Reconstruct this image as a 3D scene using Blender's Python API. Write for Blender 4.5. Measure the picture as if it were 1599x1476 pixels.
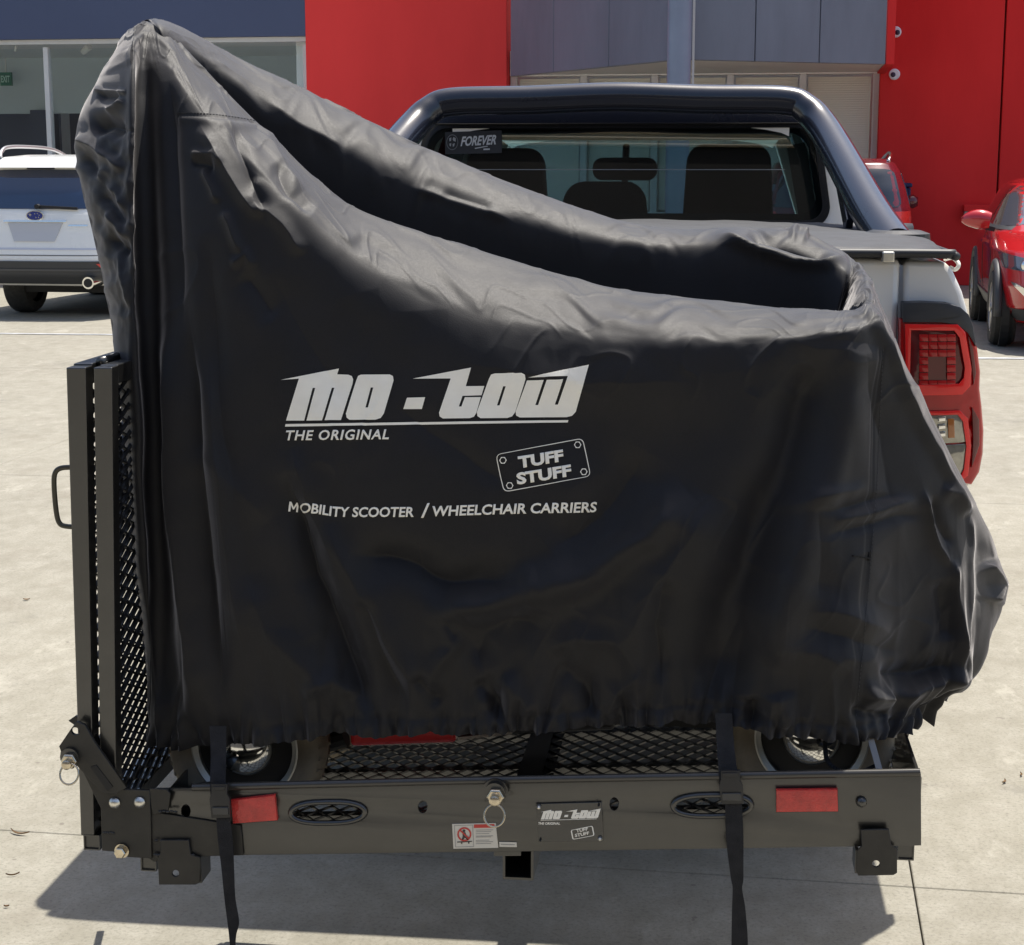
import bpy, bmesh, math, random
import numpy as np
from mathutils import Vector, Matrix
from mathutils.bvhtree import BVHTree
for o in list(bpy.data.objects): bpy.data.objects.remove(o)
random.seed(7); rng = np.random.RandomState(11)
SC = bpy.context.scene; COL = SC.collection
# ---------------- camera ----------------
FPX, W0, H0, CAMZ = 2700.0, 1599.0, 1476.0, 1.55
YAW, PITCH = math.radians(6.65), math.radians(10.0)
cd = bpy.data.cameras.new('camera'); cam = bpy.data.objects.new('camera', cd); COL.objects.link(cam)
cam.location = (0, 0, CAMZ); cam.rotation_euler = (math.pi/2-PITCH, 0, YAW)
cd.sensor_width = 36; cd.lens = FPX/W0*36; cd.clip_start = .05; cd.clip_end = 500
SC.camera = cam
# ---------------- light ----------------
SUN = Vector((.19, .32, 1)).normalized()
w = bpy.data.worlds.new('World'); SC.world = w; w.use_nodes = True
nt = w.node_tree; bg = nt.nodes['Background']; sky = nt.nodes.new('ShaderNodeTexSky')
sky.sky_type = 'NISHITA'; sky.sun_disc = False
sky.sun_elevation = math.asin(SUN.z); sky.sun_rotation = math.atan2(SUN.x, SUN.y)
nt.links.new(sky.outputs[0], bg.inputs[0]); bg.inputs[1].default_value = .125; sky.dust_density = 2.5; sky.ozone_density = .8
ld = bpy.data.lights.new('sun', 'SUN'); ld.energy = 4.9; ld.angle = math.radians(.53); ld.color = (1, .95, .86)
sun = bpy.data.objects.new('sun', ld); COL.objects.link(sun); sun.location = (3, 6, 20)
sun.rotation_euler = SUN.to_track_quat('Z', 'Y').to_euler()
vs = SC.view_settings; vs.view_transform = 'Standard'; vs.look = 'None'; vs.gamma = 1; vs.exposure = .47
vs.use_curve_mapping = False
# ---------------- pixel helpers: photo pixel + real distance -> point ----------------
FW = np.array((-math.sin(YAW)*math.cos(PITCH), math.cos(YAW)*math.cos(PITCH), -math.sin(PITCH)))
RT = np.array((math.cos(YAW), math.sin(YAW), 0.)); UP = np.cross(RT, FW)
def ray(u, v): return FW*FPX + RT*(u-W0/2) + UP*(H0/2-v)
def P(u, v, Y):
    d = ray(u, v); t = Y/d[1]; return Vector((d[0]*t, Y, CAMZ+d[2]*t))
def G(u, v, Z=0.):
    d = ray(u, v); t = (Z-CAMZ)/d[2]; return Vector((d[0]*t, d[1]*t, Z))
def proj(X):
    q = X-np.array((0, 0, CAMZ)); z = q@FW
    return W0/2+FPX*(q@RT)/z, H0/2-FPX*(q@UP)/z
# ---------------- materials ----------------
MATS = {}
def mat(name, col, rough=.5, metal=0., var=0., vs_=8., bump=0., bs=60., spec=.5, coat=0., sheen=0., col2=None, stretch=None):
    if name in MATS: return MATS[name]
    m = bpy.data.materials.new(name); m.use_nodes = True; N = m.node_tree.nodes; L = m.node_tree.links
    b = N['Principled BSDF']; b.inputs['Base Color'].default_value = (*col, 1); b.inputs['Roughness'].default_value = rough
    b.inputs['Metallic'].default_value = metal; b.inputs['Specular IOR Level'].default_value = spec
    b.inputs['Coat Weight'].default_value = coat; b.inputs['Coat Roughness'].default_value = .06
    b.inputs['Sheen Weight'].default_value = sheen; b.inputs['Sheen Roughness'].default_value = .4
    tc = N.new('ShaderNodeTexCoord'); mp = N.new('ShaderNodeMapping'); L.new(tc.outputs['Object'], mp.inputs[0])
    if stretch: mp.inputs['Scale'].default_value = stretch
    if var or col2:
        t = N.new('ShaderNodeTexNoise'); t.inputs['Scale'].default_value = vs_; t.inputs['Detail'].default_value = 8; t.inputs['Roughness'].default_value = .65
        L.new(mp.outputs[0], t.inputs[0]); r = N.new('ShaderNodeValToRGB'); L.new(t.outputs[0], r.inputs[0])
        c2 = col2 or tuple(c*(1-var) for c in col)
        r.color_ramp.elements[0].position = .32; r.color_ramp.elements[1].position = .68
        r.color_ramp.elements[0].color = (*c2, 1); r.color_ramp.elements[1].color = (*[min(1, c*(1+var*.5)) for c in col], 1)
        L.new(r.outputs[0], b.inputs['Base Color'])
        rr = N.new('ShaderNodeMapRange'); L.new(t.outputs[0], rr.inputs[0])
        rr.inputs['To Min'].default_value = min(1, rough*1.25+.02); rr.inputs['To Max'].default_value = rough*.8
        L.new(rr.outputs[0], b.inputs['Roughness'])
    if bump:
        t = N.new('ShaderNodeTexNoise'); t.inputs['Scale'].default_value = bs; t.inputs['Detail'].default_value = 4
        L.new(mp.outputs[0], t.inputs[0]); bn = N.new('ShaderNodeBump'); bn.inputs['Strength'].default_value = bump; bn.inputs['Distance'].default_value = .004
        L.new(t.outputs[0], bn.inputs['Height']); L.new(bn.outputs[0], b.inputs['Normal'])
    MATS[name] = m; return m
def glass(name, tint, refl=1.0, rough=0.0, ior=1.55):
    m = bpy.data.materials.new(name); m.use_nodes = True; N = m.node_tree.nodes; L = m.node_tree.links
    N.remove(N['Principled BSDF']); out = N['Material Output']
    tr = N.new('ShaderNodeBsdfTransparent'); tr.inputs[0].default_value = (*tint, 1)
    gl = N.new('ShaderNodeBsdfGlossy'); gl.inputs['Roughness'].default_value = rough; gl.inputs[0].default_value = (refl, refl, refl, 1)
    fr = N.new('ShaderNodeFresnel'); fr.inputs[0].default_value = ior
    ge = N.new('ShaderNodeNewGeometry'); iv = N.new('ShaderNodeMath'); iv.operation = 'SUBTRACT'; iv.inputs[0].default_value = 1; L.new(ge.outputs['Backfacing'], iv.inputs[1])
    ml = N.new('ShaderNodeMath'); ml.operation = 'MULTIPLY'; L.new(fr.outputs[0], ml.inputs[0]); L.new(iv.outputs[0], ml.inputs[1])   # reflect once, on the outer face of the pane
    mx = N.new('ShaderNodeMixShader'); L.new(ml.outputs[0], mx.inputs[0]); L.new(tr.outputs[0], mx.inputs[1]); L.new(gl.outputs[0], mx.inputs[2])
    L.new(mx.outputs[0], out.inputs[0]); return m
BLK = mat('black_powder_coat', (.010, .0095, .0085), .33, 0, .25, 14, .05, 300, spec=.9, coat=.65)
def wear(m, amt=.5, dust=(.16, .145, .12)):
    N = m.node_tree.nodes; L = m.node_tree.links; b = N['Principled BSDF']; tc = N.new('ShaderNodeTexCoord')
    src = b.inputs['Base Color'].links[0].from_socket if b.inputs['Base Color'].links else None
    t = N.new('ShaderNodeTexNoise'); t.inputs['Scale'].default_value = 6; t.inputs['Detail'].default_value = 12; t.inputs['Roughness'].default_value = .8; L.new(tc.outputs['Object'], t.inputs[0])
    r = N.new('ShaderNodeValToRGB'); r.color_ramp.elements[0].position = .52; r.color_ramp.elements[1].position = .78; r.color_ramp.elements[0].color = (0, 0, 0, 1); r.color_ramp.elements[1].color = (amt, amt, amt, 1); L.new(t.outputs[0], r.inputs[0])
    mx = N.new('ShaderNodeMix'); mx.data_type = 'RGBA'; L.new(r.outputs[0], mx.inputs[0]); mx.inputs[7].default_value = (*dust, 1)
    if src: L.new(src, mx.inputs[6])
    else: mx.inputs[6].default_value = b.inputs['Base Color'].default_value
    L.new(mx.outputs[2], b.inputs['Base Color']); return m
wear(BLK, .09)
BLKM = mat('black_expanded_metal', (.015, .015, .016), .38, spec=.6)
RUB = mat('rubber', (.035, .034, .032), .75, 0, .3, 30, .3, 120)
wear(RUB, .5, (.14, .125, .10))
GRUB = mat('grey_scooter_rubber', (.22, .185, .135), .7, 0, .2, 20, .2, 90)
wear(GRUB, .6, (.30, .26, .20))
CHR = mat('chrome', (.85, .85, .83), .10, 1.)
ZNC = mat('zinc', (.72, .70, .64), .32, 1., .2, 60)
BRS = mat('zinc_yellow', (.70, .62, .48), .25, 1., .2, 60)
WEB = mat('black_webbing', (.022, .022, .025), .75, 0, .3, 40, .6, 700, spec=.3)
DPL = mat('dark_plastic', (.02, .02, .022), .4, 0, .1)
REDR = mat('red_reflector', (.62, .035, .03), .22, 0, .25, 50, .5, 350, coat=.6)
WHT = mat('white_print', (.98, .94, .85), .8, 0, .05, 30, spec=.3)
UTE = mat('white_pearl_paint', (.86, .825, .77), .28, 0, .03, 3, coat=.7)
TUBE = mat('black_bar_paint', (.012, .014, .024), .24, 0, .12, 9, .04, 400, coat=.7)
TON = mat('tonneau_vinyl', (.035, .037, .042), .62, 0, .2, 10, .3, 200)
DARK = mat('cabin_black', (.012, .012, .013), .6)
SEAT = mat('seat_fabric', (.018, .018, .020), .85, 0, .2, 30)
# ---------------- object helpers ----------------
ROOTM = {}
def thing(name, label, cat, loc=(0, 0, 0), rz=0., group=None, kind=None):
    o = bpy.data.objects.new(name, None); COL.objects.link(o); o.location = loc; o.rotation_euler = (0, 0, rz)
    o.empty_display_size = .2; o['label'] = label; o['category'] = cat
    if group: o['group'] = group
    if kind: o['kind'] = kind
    ROOTM[o.name] = Matrix.Translation(loc) @ Matrix.Rotation(rz, 4, 'Z'); return o
def fin(o, parent, world):
    COL.objects.link(o)
    if parent is not None:
        o.parent = parent
        if world and parent.name in ROOTM: o.matrix_parent_inverse = ROOTM[parent.name].inverted()
    return o
def obj(name, bm, m, parent=None, world=True, smooth=False, bevel=0., auto=None):
    me = bpy.data.meshes.new(name)
    if isinstance(bm, bmesh.types.BMesh):
        bmesh.ops.recalc_face_normals(bm, faces=bm.faces)
        bm.to_mesh(me); bm.free()
    else: me = bm; me.name = name
    me.materials.clear(); me.materials.append(m)
    if smooth:
        me.shade_smooth()
        if auto is not None: me.set_sharp_from_angle(angle=math.radians(auto))
    o = fin(bpy.data.objects.new(name, me), parent, world)
    if bevel:
        b = o.modifiers.new('bevel', 'BEVEL'); b.width = bevel; b.segments = 2; b.limit_method = 'ANGLE'; b.angle_limit = .6
    return o
def tag(o, label=None, cat=None, kind=None, group=None):
    if label: o['label'] = label
    if cat: o['category'] = cat
    if kind: o['kind'] = kind
    if group: o['group'] = group
    return o
def BM(): return bmesh.new()
def hexa(bm, p):
    v = [bm.verts.new(q) for q in p]
    for f in ((0, 3, 2, 1), (4, 5, 6, 7), (0, 1, 5, 4), (1, 2, 6, 5), (2, 3, 7, 6), (3, 0, 4, 7)): bm.faces.new([v[i] for i in f])
def box(bm, x0, x1, y0, y1, z0, z1):
    hexa(bm, [(x0, y0, z0), (x1, y0, z0), (x1, y1, z0), (x0, y1, z0), (x0, y0, z1), (x1, y0, z1), (x1, y1, z1), (x0, y1, z1)]); return bm
def bar(bm, a, b, wd, ht, up=Vector((0, 0, 1))):
    a, b = Vector(a), Vector(b); d = (b-a).normalized(); s = d.cross(up).normalized(); t = s.cross(d)
    s = s*wd/2; t = t*ht/2
    hexa(bm, [a-s-t, a+s-t, a+s+t, a-s+t, b-s-t, b+s-t, b+s+t, b-s+t])
def tube(bm, pts, r, n=12, cap=True, closed=False, rs=None):
    pts = [Vector(p) for p in pts]; m = len(pts); rings = []; up = None
    for i, p in enumerate(pts):
        if closed: d = (pts[(i+1) % m]-pts[i-1]).normalized()
        else: d = (pts[min(i+1, m-1)]-pts[max(i-1, 0)]).normalized()
        if up is None:
            up = Vector((0, 0, 1)) if abs(d.z) < .9 else Vector((0, 1, 0))
        up = (up-d*up.dot(d)).normalized(); s = d.cross(up); rr = rs[i] if rs else r
        rings.append([bm.verts.new(p+(s*math.cos(a)+up*math.sin(a))*rr) for a in [2*math.pi*k/n for k in range(n)]])
    for i in range(m if closed else m-1):
        A, B = rings[i], rings[(i+1) % m]
        for k in range(n): bm.faces.new((A[k], A[(k+1) % n], B[(k+1) % n], B[k]))
    if cap and not closed: bm.faces.new(rings[0][::-1]); bm.faces.new(rings[-1])
    return bm
def smooth_path(pts, n=8, closed=False):
    P_ = [Vector(p) for p in pts]; out = []; m = len(P_)
    for i in range(m if closed else m-1):
        g = (lambda k: P_[k % m]) if closed else (lambda k: P_[max(0, min(m-1, k))])
        a, b, c, d = g(i-1), g(i), g(i+1), g(i+2)
        for k in range(n):
            t = k/n; out.append(.5*((2*b)+(c-a)*t+(2*a-5*b+4*c-d)*t*t+(3*b-a-3*c+d)*t**3))
    if not closed: out.append(P_[-1])
    return out
def lathe(bm, prof, c, axis='X', n=32, cap=True):   # prof = [(offset along axis, radius)]
    c = Vector(c); rings = []
    for (h, r) in prof:
        ring = []
        for k in range(n):
            a = 2*math.pi*k/n; x, y = math.cos(a)*r, math.sin(a)*r
            q = {'X': (h, x, y), 'Y': (x, h, y), 'Z': (x, y, h)}[axis]; ring.append(bm.verts.new(c+Vector(q)))
        rings.append(ring)
    for A, B in zip(rings, rings[1:]):
        for k in range(n): bm.faces.new((A[k], A[(k+1) % n], B[(k+1) % n], B[k]))
    if cap: bm.faces.new(rings[0]); bm.faces.new(rings[-1])
    return bm
def curve2d(outlines, extrude=0., bevel=0.):
    c = bpy.data.curves.new('tmp', 'CURVE'); c.dimensions = '2D'; c.fill_mode = 'BOTH' if (extrude or bevel) else 'FRONT'; c.extrude = extrude
    c.bevel_depth = bevel; c.bevel_resolution = 1; c.resolution_u = 1
    for pl in outlines:
        s = c.splines.new('POLY'); s.points.add(len(pl)-1); s.use_cyclic_u = True
        for i, (x, y) in enumerate(pl): s.points[i].co = (x, y, 0, 1)
    return curve_mesh(c)
def curve_mesh(c):
    o = bpy.data.objects.new('tmp', c); COL.objects.link(o)
    dg = bpy.context.evaluated_depsgraph_get(); me = bpy.data.meshes.new_from_object(o.evaluated_get(dg), depsgraph=dg)
    bpy.data.objects.remove(o); bm = BM(); bm.from_mesh(me); bpy.data.meshes.remove(me); return bm
def rrect(cx, cy, hw, hh, r, n=6):
    out = []
    for (sx, sy, a0) in ((1, 1, 0), (-1, 1, 90), (-1, -1, 180), (1, -1, 270)):
        for k in range(n+1):
            a = math.radians(a0+90*k/n); out.append((cx+sx*(hw-r)+r*math.cos(a), cy+sy*(hh-r)+r*math.sin(a)))
    return out
def plate(outlines, Y, th, px=True, bevel=0.):
    """outline (and holes) in photo pixels at distance Y, or in metres (x, z); a plate from Y to Y+th"""
    ol = [[(lambda q: (q.x, q.z))(P(u, v, Y)) for (u, v) in pl] if px else pl for pl in outlines]
    bm = curve2d(ol, extrude=th/2-bevel, bevel=bevel)
    for v in bm.verts: x, z, d = v.co; v.co = (x, Y+th/2-d, z)
    bmesh.ops.remove_doubles(bm, verts=bm.verts, dist=1e-6); return bm
def ell(cx, cy, rx, ry, n=20, rot=0.):
    return [(cx+rx*math.cos(a)*math.cos(rot)-ry*math.sin(a)*math.sin(rot), cy+rx*math.cos(a)*math.sin(rot)+ry*math.sin(a)*math.cos(rot)) for a in [2*math.pi*k/n for k in range(n)]]
def text_bm(s, bold=0., ext=0., space=1.0):
    c = bpy.data.curves.new('tmp', 'FONT'); c.body = s; c.size = 1; c.offset = bold; c.extrude = ext; c.space_character = space; c.resolution_u = 3
    return curve_mesh(c)
def text_fit(s, w_, h_, shear=0., bold=.02, ext=0., space=1.):
    bm = text_bm(s, bold, ext, space); xs = [v.co.x for v in bm.verts]; ys = [v.co.y for v in bm.verts]
    x0, x1, y0, y1 = min(xs), max(xs), min(ys), max(ys)
    for v in bm.verts:
        yy = (v.co.y-y0)/(y1-y0)*h_; v.co.x = (v.co.x-x0)/(x1-x0)*(w_-abs(shear)*h_)+yy*shear; v.co.y = yy
    return bm
# ---------------- numpy value noise ----------------
class VN:
    def __init__(s, seed): s.g = np.random.RandomState(seed).rand(256, 256)*2-1
    def __call__(s, x, y):
        xi = np.floor(x).astype(int); yi = np.floor(y).astype(int); fx = x-xi; fy = y-yi
        fx = fx*fx*fx*(fx*(fx*6-15)+10); fy = fy*fy*fy*(fy*(fy*6-15)+10); g = s.g
        a = g[xi & 255, yi & 255]; b = g[(xi+1) & 255, yi & 255]; c = g[xi & 255, (yi+1) & 255]; d = g[(xi+1) & 255, (yi+1) & 255]
        return (a*(1-fx)+b*fx)*(1-fy)+(c*(1-fx)+d*fx)*fy
N1, N2, N3, N4 = VN(1), VN(2), VN(3), VN(4)
# ================= SETTING: ground =================
SLAB = math.radians(-2.35)
def ground_mat():
    m = bpy.data.materials.new('concrete'); m.use_nodes = True; N = m.node_tree.nodes; L = m.node_tree.links; b = N['Principled BSDF']
    tc = N.new('ShaderNodeNewGeometry')
    def noise(sc, det=6, rough=.6, stretch=(1, 1, 1)):
        mp = N.new('ShaderNodeMapping'); mp.inputs['Scale'].default_value = stretch; L.new(tc.outputs['Position'], mp.inputs[0])
        t = N.new('ShaderNodeTexNoise'); t.inputs['Scale'].default_value = sc; t.inputs['Detail'].default_value = det; t.inputs['Roughness'].default_value = rough; L.new(mp.outputs[0], t.inputs[0]); return t.outputs[0]
    def ramp(i, a, b_, ca, cb):
        r = N.new('ShaderNodeValToRGB'); L.new(i, r.inputs[0]); r.color_ramp.elements[0].position = a; r.color_ramp.elements[1].position = b_
        r.color_ramp.elements[0].color = (*ca, 1); r.color_ramp.elements[1].color = (*cb, 1); return r.outputs[0]
    def mix(f, a, b_, mode='MIX'):
        x = N.new('ShaderNodeMix'); x.data_type = 'RGBA'; x.blend_type = mode
        if isinstance(f, float): x.inputs[0].default_value = f
        else: L.new(f, x.inputs[0])
        for s, k in ((a, 6), (b_, 7)):
            if isinstance(s, tuple): x.inputs[k].default_value = (*s, 1)
            else: L.new(s, x.inputs[k])
        return x.outputs[2]
    base = ramp(noise(.7, 8, .6), .3, .7, (.215, .200, .158), (.270, .254, .205))
    worn = ramp(noise(9, 14, .80, (1, .7, 1)), .42, .66, (0, 0, 0), (.8, .8, .8))
    c = mix(worn, base, mix(.5, base, (.44, .42, .365)))
    st = ramp(noise(2.2, 7, .65), .56, .74, (0, 0, 0), (.55, .55, .55)); c = mix(st, c, (.18, .155, .12))
    sp = ramp(noise(110, 4, .7), .50, .66, (0, 0, 0), (.5, .5, .5)); c = mix(sp, c, (.13, .118, .095))
    oil = ramp(noise(1.3, 10, .72), .60, .68, (0, 0, 0), (.42, .42, .42)); c = mix(oil, c, (.115, .108, .095))
    lt = ramp(noise(3.1, 12, .78, (1, .45, 1)), .56, .64, (0, 0, 0), (.45, .45, .45)); c = mix(lt, c, (.42, .40, .34))
    sp2 = ramp(noise(22, 2, .5), .72, .75, (0, 0, 0), (.6, .6, .6)); c = mix(sp2, c, (.14, .12, .10))
    L.new(c, b.inputs['Base Color']); b.inputs['Roughness'].default_value = .86
    bn = N.new('ShaderNodeBump'); bn.inputs['Strength'].default_value = .35; bn.inputs['Distance'].default_value = .004
    L.new(noise(120, 6, .7), bn.inputs['Height']); L.new(bn.outputs[0], b.inputs['Normal']); return m
CONC = ground_mat()
ground = obj('ground', box(BM(), -140, 140, -90, 160, -.2, -.012), mat('joint_dirt', (.10, .09, .075), .95), None); tag(ground, kind='structure')
# slabs: joint A passes ground pixels (0,1297)-(1437,1385); joint B passes (1419,1342)-(1443,1476)
A0 = G(700, 1340); B0 = G(1432, 1415); rotS = Matrix.Rotation(SLAB, 3, 'Z'); inv = rotS.inverted()
ja, jb = (inv@A0).y, (inv@B0).x; SX, SY, gap = 4.4, 4.55, .0018
me_s = None
for i in range(-6, 7):
    for j in range(-5, 7):
        x0, y0 = jb+i*SX, ja+j*SY
        if me_s is None:
            bm = box(BM(), gap, SX-gap, gap, SY-gap, -.1, 0)
            s = obj('slab', bm, CONC, ground, False, bevel=.002); me_s = s.data; s.location = rotS@Vector((x0, y0, 0)); s.rotation_euler.z = SLAB
        else:
            s = bpy.data.objects.new('slab', me_s); COL.objects.link(s); s.parent = ground; s.location = rotS@Vector((x0, y0, 0)); s.rotation_euler.z = SLAB
            md = s.modifiers.new('bevel', 'BEVEL'); md.width = .002; md.limit_method = 'ANGLE'
X0, X1, Y0, Y1 = jb-6*SX, jb+7*SX, ja-5*SY, ja+7*SY
bm = BM()
for (a, b, c, d) in ((-130, X0, -80, 150), (X1, 130, -80, 150), (X0, X1, -80, Y0), (X0, X1, Y1, 150)): box(bm, a, b, c, d, -.1, -.002)
far = obj('pavement', bm, CONC, None, False); far.rotation_euler.z = SLAB; tag(far, kind='structure')
# painted lines
lm = mat('line_paint', (.46, .47, .48), .6, 0, .4, 6)
bm = BM(); a = G(-60, 521); b = G(260, 524); bar(bm, a+Vector((0, 0, .004)), b+Vector((0, 0, .004)), .075, .004); tag(obj('bay_line', bm, lm), kind='structure')
bm = BM(); a = G(1380, 559); b = G(2300, 566); bar(bm, a+Vector((0, 0, .004)), b+Vector((0, 0, .004)), .10, .004); tag(obj('bay_line', bm, lm), kind='structure')
# ================= building =================
BO = Vector((0, 24, 0)); BR = Matrix.Rotation(SLAB, 3, 'Z'); BRi = BR.inverted(); c0 = Vector((0, 0, CAMZ))
def bl(u, v, yl=0.):     # building-local (x, z) on the plane local y = yl
    d = BRi@Vector(ray(u, v)); o = BRi@(c0-BO); t = (yl-o.y)/d.y; return o.x+d.x*t, o.z+d.z*t
def bx(u, yl=0.): return bl(u, 262, yl)[0]
def bz(u, v, yl=0.): return bl(u, v, yl)[1]
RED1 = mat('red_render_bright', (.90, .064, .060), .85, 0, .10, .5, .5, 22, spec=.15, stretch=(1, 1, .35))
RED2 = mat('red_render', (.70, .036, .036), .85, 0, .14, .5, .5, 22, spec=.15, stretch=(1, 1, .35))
BLU = mat('navy_cladding', (.070, .090, .17), .5, 0, .06, .7)
BLG = mat('blue_grey_cladding', (.17, .19, .25), .40, 0, .16, 1.6, .3, 9, stretch=(1, 1, .3))
ALU = mat('pale_window_frame', (.70, .69, .68), .45, 0, .05)
PLA = mat('showroom_plaster', (.88, .87, .82), .8, 0, .02)
NAV = mat('navy_panel', (.03, .04, .085), .5)
WGL = glass('shop_glass', (.97, 1, 1), 1., 0., 2.0)
OGL = glass('office_glass', (1, 1, 1), 1., 0., 1.45)
bld = thing('office_building', 'red and navy rendered business unit building with glazed shopfront behind the parked cars', 'building', BO, SLAB)
def bp(name, m, *boxes, bevel=0., parent=bld, smooth=False):
    bm = BM()
    for q in boxes: box(bm, *q)
    return obj(name, bm, m, parent, False, bevel=bevel)
HT = 7.4
xL, xr1, xr2, xc = bx(-2400), bx(487), bx(795), bx(1372)
zf = bz(80, 66)
bp('navy_fascia', BLU, (xL, xr1-.004, -.18, .2, zf+.03, HT))
bp('fascia_trim', ALU, (xL, xr1-.01, -.10, .12, zf-.035, zf+.027))
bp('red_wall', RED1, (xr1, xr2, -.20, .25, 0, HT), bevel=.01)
# showroom glazing on the left
ms = [bx(-2000), bx(-1600), bx(-1200), bx(-850), bx(-560), bx(-340), bx(-110), bx(81), bx(300)]
zs = .06
for i, x in enumerate([xL+.1]+ms+[xr1-.05]):
    bp('mullion', ALU, (x-.035, x+.035, -.05, .07, 0, zf-.072), bevel=.004)
xs_ = [xL+.1]+ms+[xr1-.05]
for a, b in zip(xs_, xs_[1:]):
    bp('pane', WGL, (a+.036, b-.036, .0, .012, zs+.05, zf-.09))
bp('window_sill', ALU, (xL, xr1-.01, -.05, .07, 0, zs))
# showroom interior
IW = mat('interior_wall', (.82, .84, .84), .8)
bp('showroom_floor', mat('grey_carpet', (.55, .54, .52), .5), (xL, xr1, .08, 9, .0, .03))
bp('showroom_ceiling', PLA, (xL, xr1, .12, 4.2, 3.36, 3.5))
bp('ceiling_bulkhead', mat('bulkhead_grey', (.60, .65, .68), .8), (xL, xr1, 4.2, 4.4, 2.45, 3.5))
bp('showroom_back_wall', IW, (xL, xr1, 8.8, 9, 0, 3.5))
bp('side_wall', IW, (xL, xL+.1, .2, 8.8, 0, 3.5)); bp('side_wall', IW, (xr1-.25, xr1-.05, .2, 8.8, 0, 3.5))
xa, xb = bx(-500, 5), bx(74, 5)
bp('interior_partition', NAV, (xa, xb, 5, 5.1, .03, bz(40, 173, 5)))
bp('partition_header', mat('header_beige', (.60, .58, .50), .8), (xa, xb, 4.96, 5.06, bz(40, 172, 5), bz(40, 158, 5)))
bp('navy_column', NAV, (bx(51, 4), bx(76, 4), 4, 4.18, .03, bz(40, 172, 4)))
bp('door_post', NAV, (bx(88, 6), bx(95, 6), 6, 6.1, .03, bz(90, 158, 6)), (bx(112, 6), bx(150, 6), 6, 6.1, .03, bz(90, 172, 6)))
# exit sign, spotlights (own things)
ex = thing('exit_sign', 'small green EXIT sign hanging inside the left showroom window', 'sign', BO, SLAB)
xe0, xe1, ze0, ze1 = bx(7, 3.9), bx(24, 3.9), bz(15, 134, 3.9), bz(15, 113, 3.9)
bm = BM(); box(bm, xe0, xe1, 3.9, 3.96, ze0, ze1); obj('sign_box', bm, mat('exit_green', (.01, .16, .10), .4), ex, False)
bm = text_fit('EXIT', (xe1-xe0)*.8, (ze1-ze0)*.5, bold=.03)
for v in bm.verts: v.co = (xe0+(xe1-xe0)*.1+v.co.x, 3.895, ze0+(ze1-ze0)*.25+v.co.y)
obj('lettering', bm, mat('exit_white', (.5, .75, .65), .5), ex, False)
bm = BM(); box(bm, (xe0+xe1)/2-.01, (xe0+xe1)/2+.01, 3.92, 3.94, ze1, 3.36); obj('hanger', bm, ALU, ex, False)
for k, (u, v, lab) in enumerate(((136, 78, 'white track spotlight on the showroom ceiling near the window, right of the mullion'), (26, 76, 'tiny white ceiling fitting in the showroom above the EXIT sign'))):
    sp = thing('spotlight', lab, 'spotlight', BO, SLAB)
    x, z = bl(u, v, .9); L_ = .12 if k == 0 else .05
    bm = BM(); tube(bm, [(x-L_/2, .9, z-.03), (x+L_/2, .85, z+.04)], L_*.42, 14); obj('lamp_head', bm, ALU, sp, False, True, auto=40)
    bm = BM(); tube(bm, [(x+.02, .9, z+.03), (x+.02, .9, 3.36)], .012, 8); obj('stem', bm, ALU, sp, False)
# red wall right in two panels
xj, xe = bx(1557), bx(3600)
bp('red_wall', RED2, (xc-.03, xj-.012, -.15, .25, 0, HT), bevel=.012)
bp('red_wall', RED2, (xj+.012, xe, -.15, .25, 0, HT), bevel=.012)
bp('roof', mat('roof_grey', (.3, .3, .3), .8), (xL, xe, .25, 12, HT-.3, HT-.1))
# central prow fascia, panels with open joints
yp = -3.6; pl0 = (bx(797, -.25), -.25); pr = (bx(1056, yp), yp); pl1 = (bx(1377, -2.3), -2.3)
zb = 2.77
def wing(a, b, us, col, zoff=0.):
    ts = [0]+us+[1]
    for t0, t1 in zip(ts, ts[1:]):
        A = Vector((a[0]+(b[0]-a[0])*t0, a[1]+(b[1]-a[1])*t0, 0)); B = Vector((a[0]+(b[0]-a[0])*t1, a[1]+(b[1]-a[1])*t1, 0))
        d = (B-A).normalized(); n = Vector((d.y, -d.x, 0)); A = A+d*.006; B = B-d*.006; th = .12
        bm = BM(); z0, z1 = zb+zoff, HT
        hexa(bm, [A, B, B-n*th, A-n*th] if False else [(A.x, A.y, z0), (B.x, B.y, z0), (B.x-n.x*th, B.y-n.y*th, z0), (A.x-n.x*th, A.y-n.y*th, z0), (A.x, A.y, z1), (B.x, B.y, z1), (B.x-n.x*th, B.y-n.y*th, z1), (A.x-n.x*th, A.y-n.y*th, z1)])
        obj('fascia_panel', bm, col, bld, False, bevel=.006)
wing(pl0, pr, [.29, .625], BLG); wing(pr, pl1, [.36, .67], BLG)
bm = BM(); f = [bm.verts.new((p[0], p[1]+.1, zb+.02)) for p in (pl0, pr, pl1)]+[bm.verts.new((pl1[0], -.16, zb+.02)), bm.verts.new((pl0[0], -.16, zb+.02))]
fa = bm.faces.new(f); r = bmesh.ops.extrude_face_region(bm, geom=[fa])
for v in [g for g in r['geom'] if isinstance(g, bmesh.types.BMVert)]: v.co.z += .05
obj('soffit', bm, mat('soffit_cream', (.68, .66, .60), .7), bld, False)
# return wall closing the right wing against the red wall
bp('wing_return', RED2, (pl1[0]+.004, pl1[0]+.1, -2.3, -.16, zb, HT))
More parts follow.
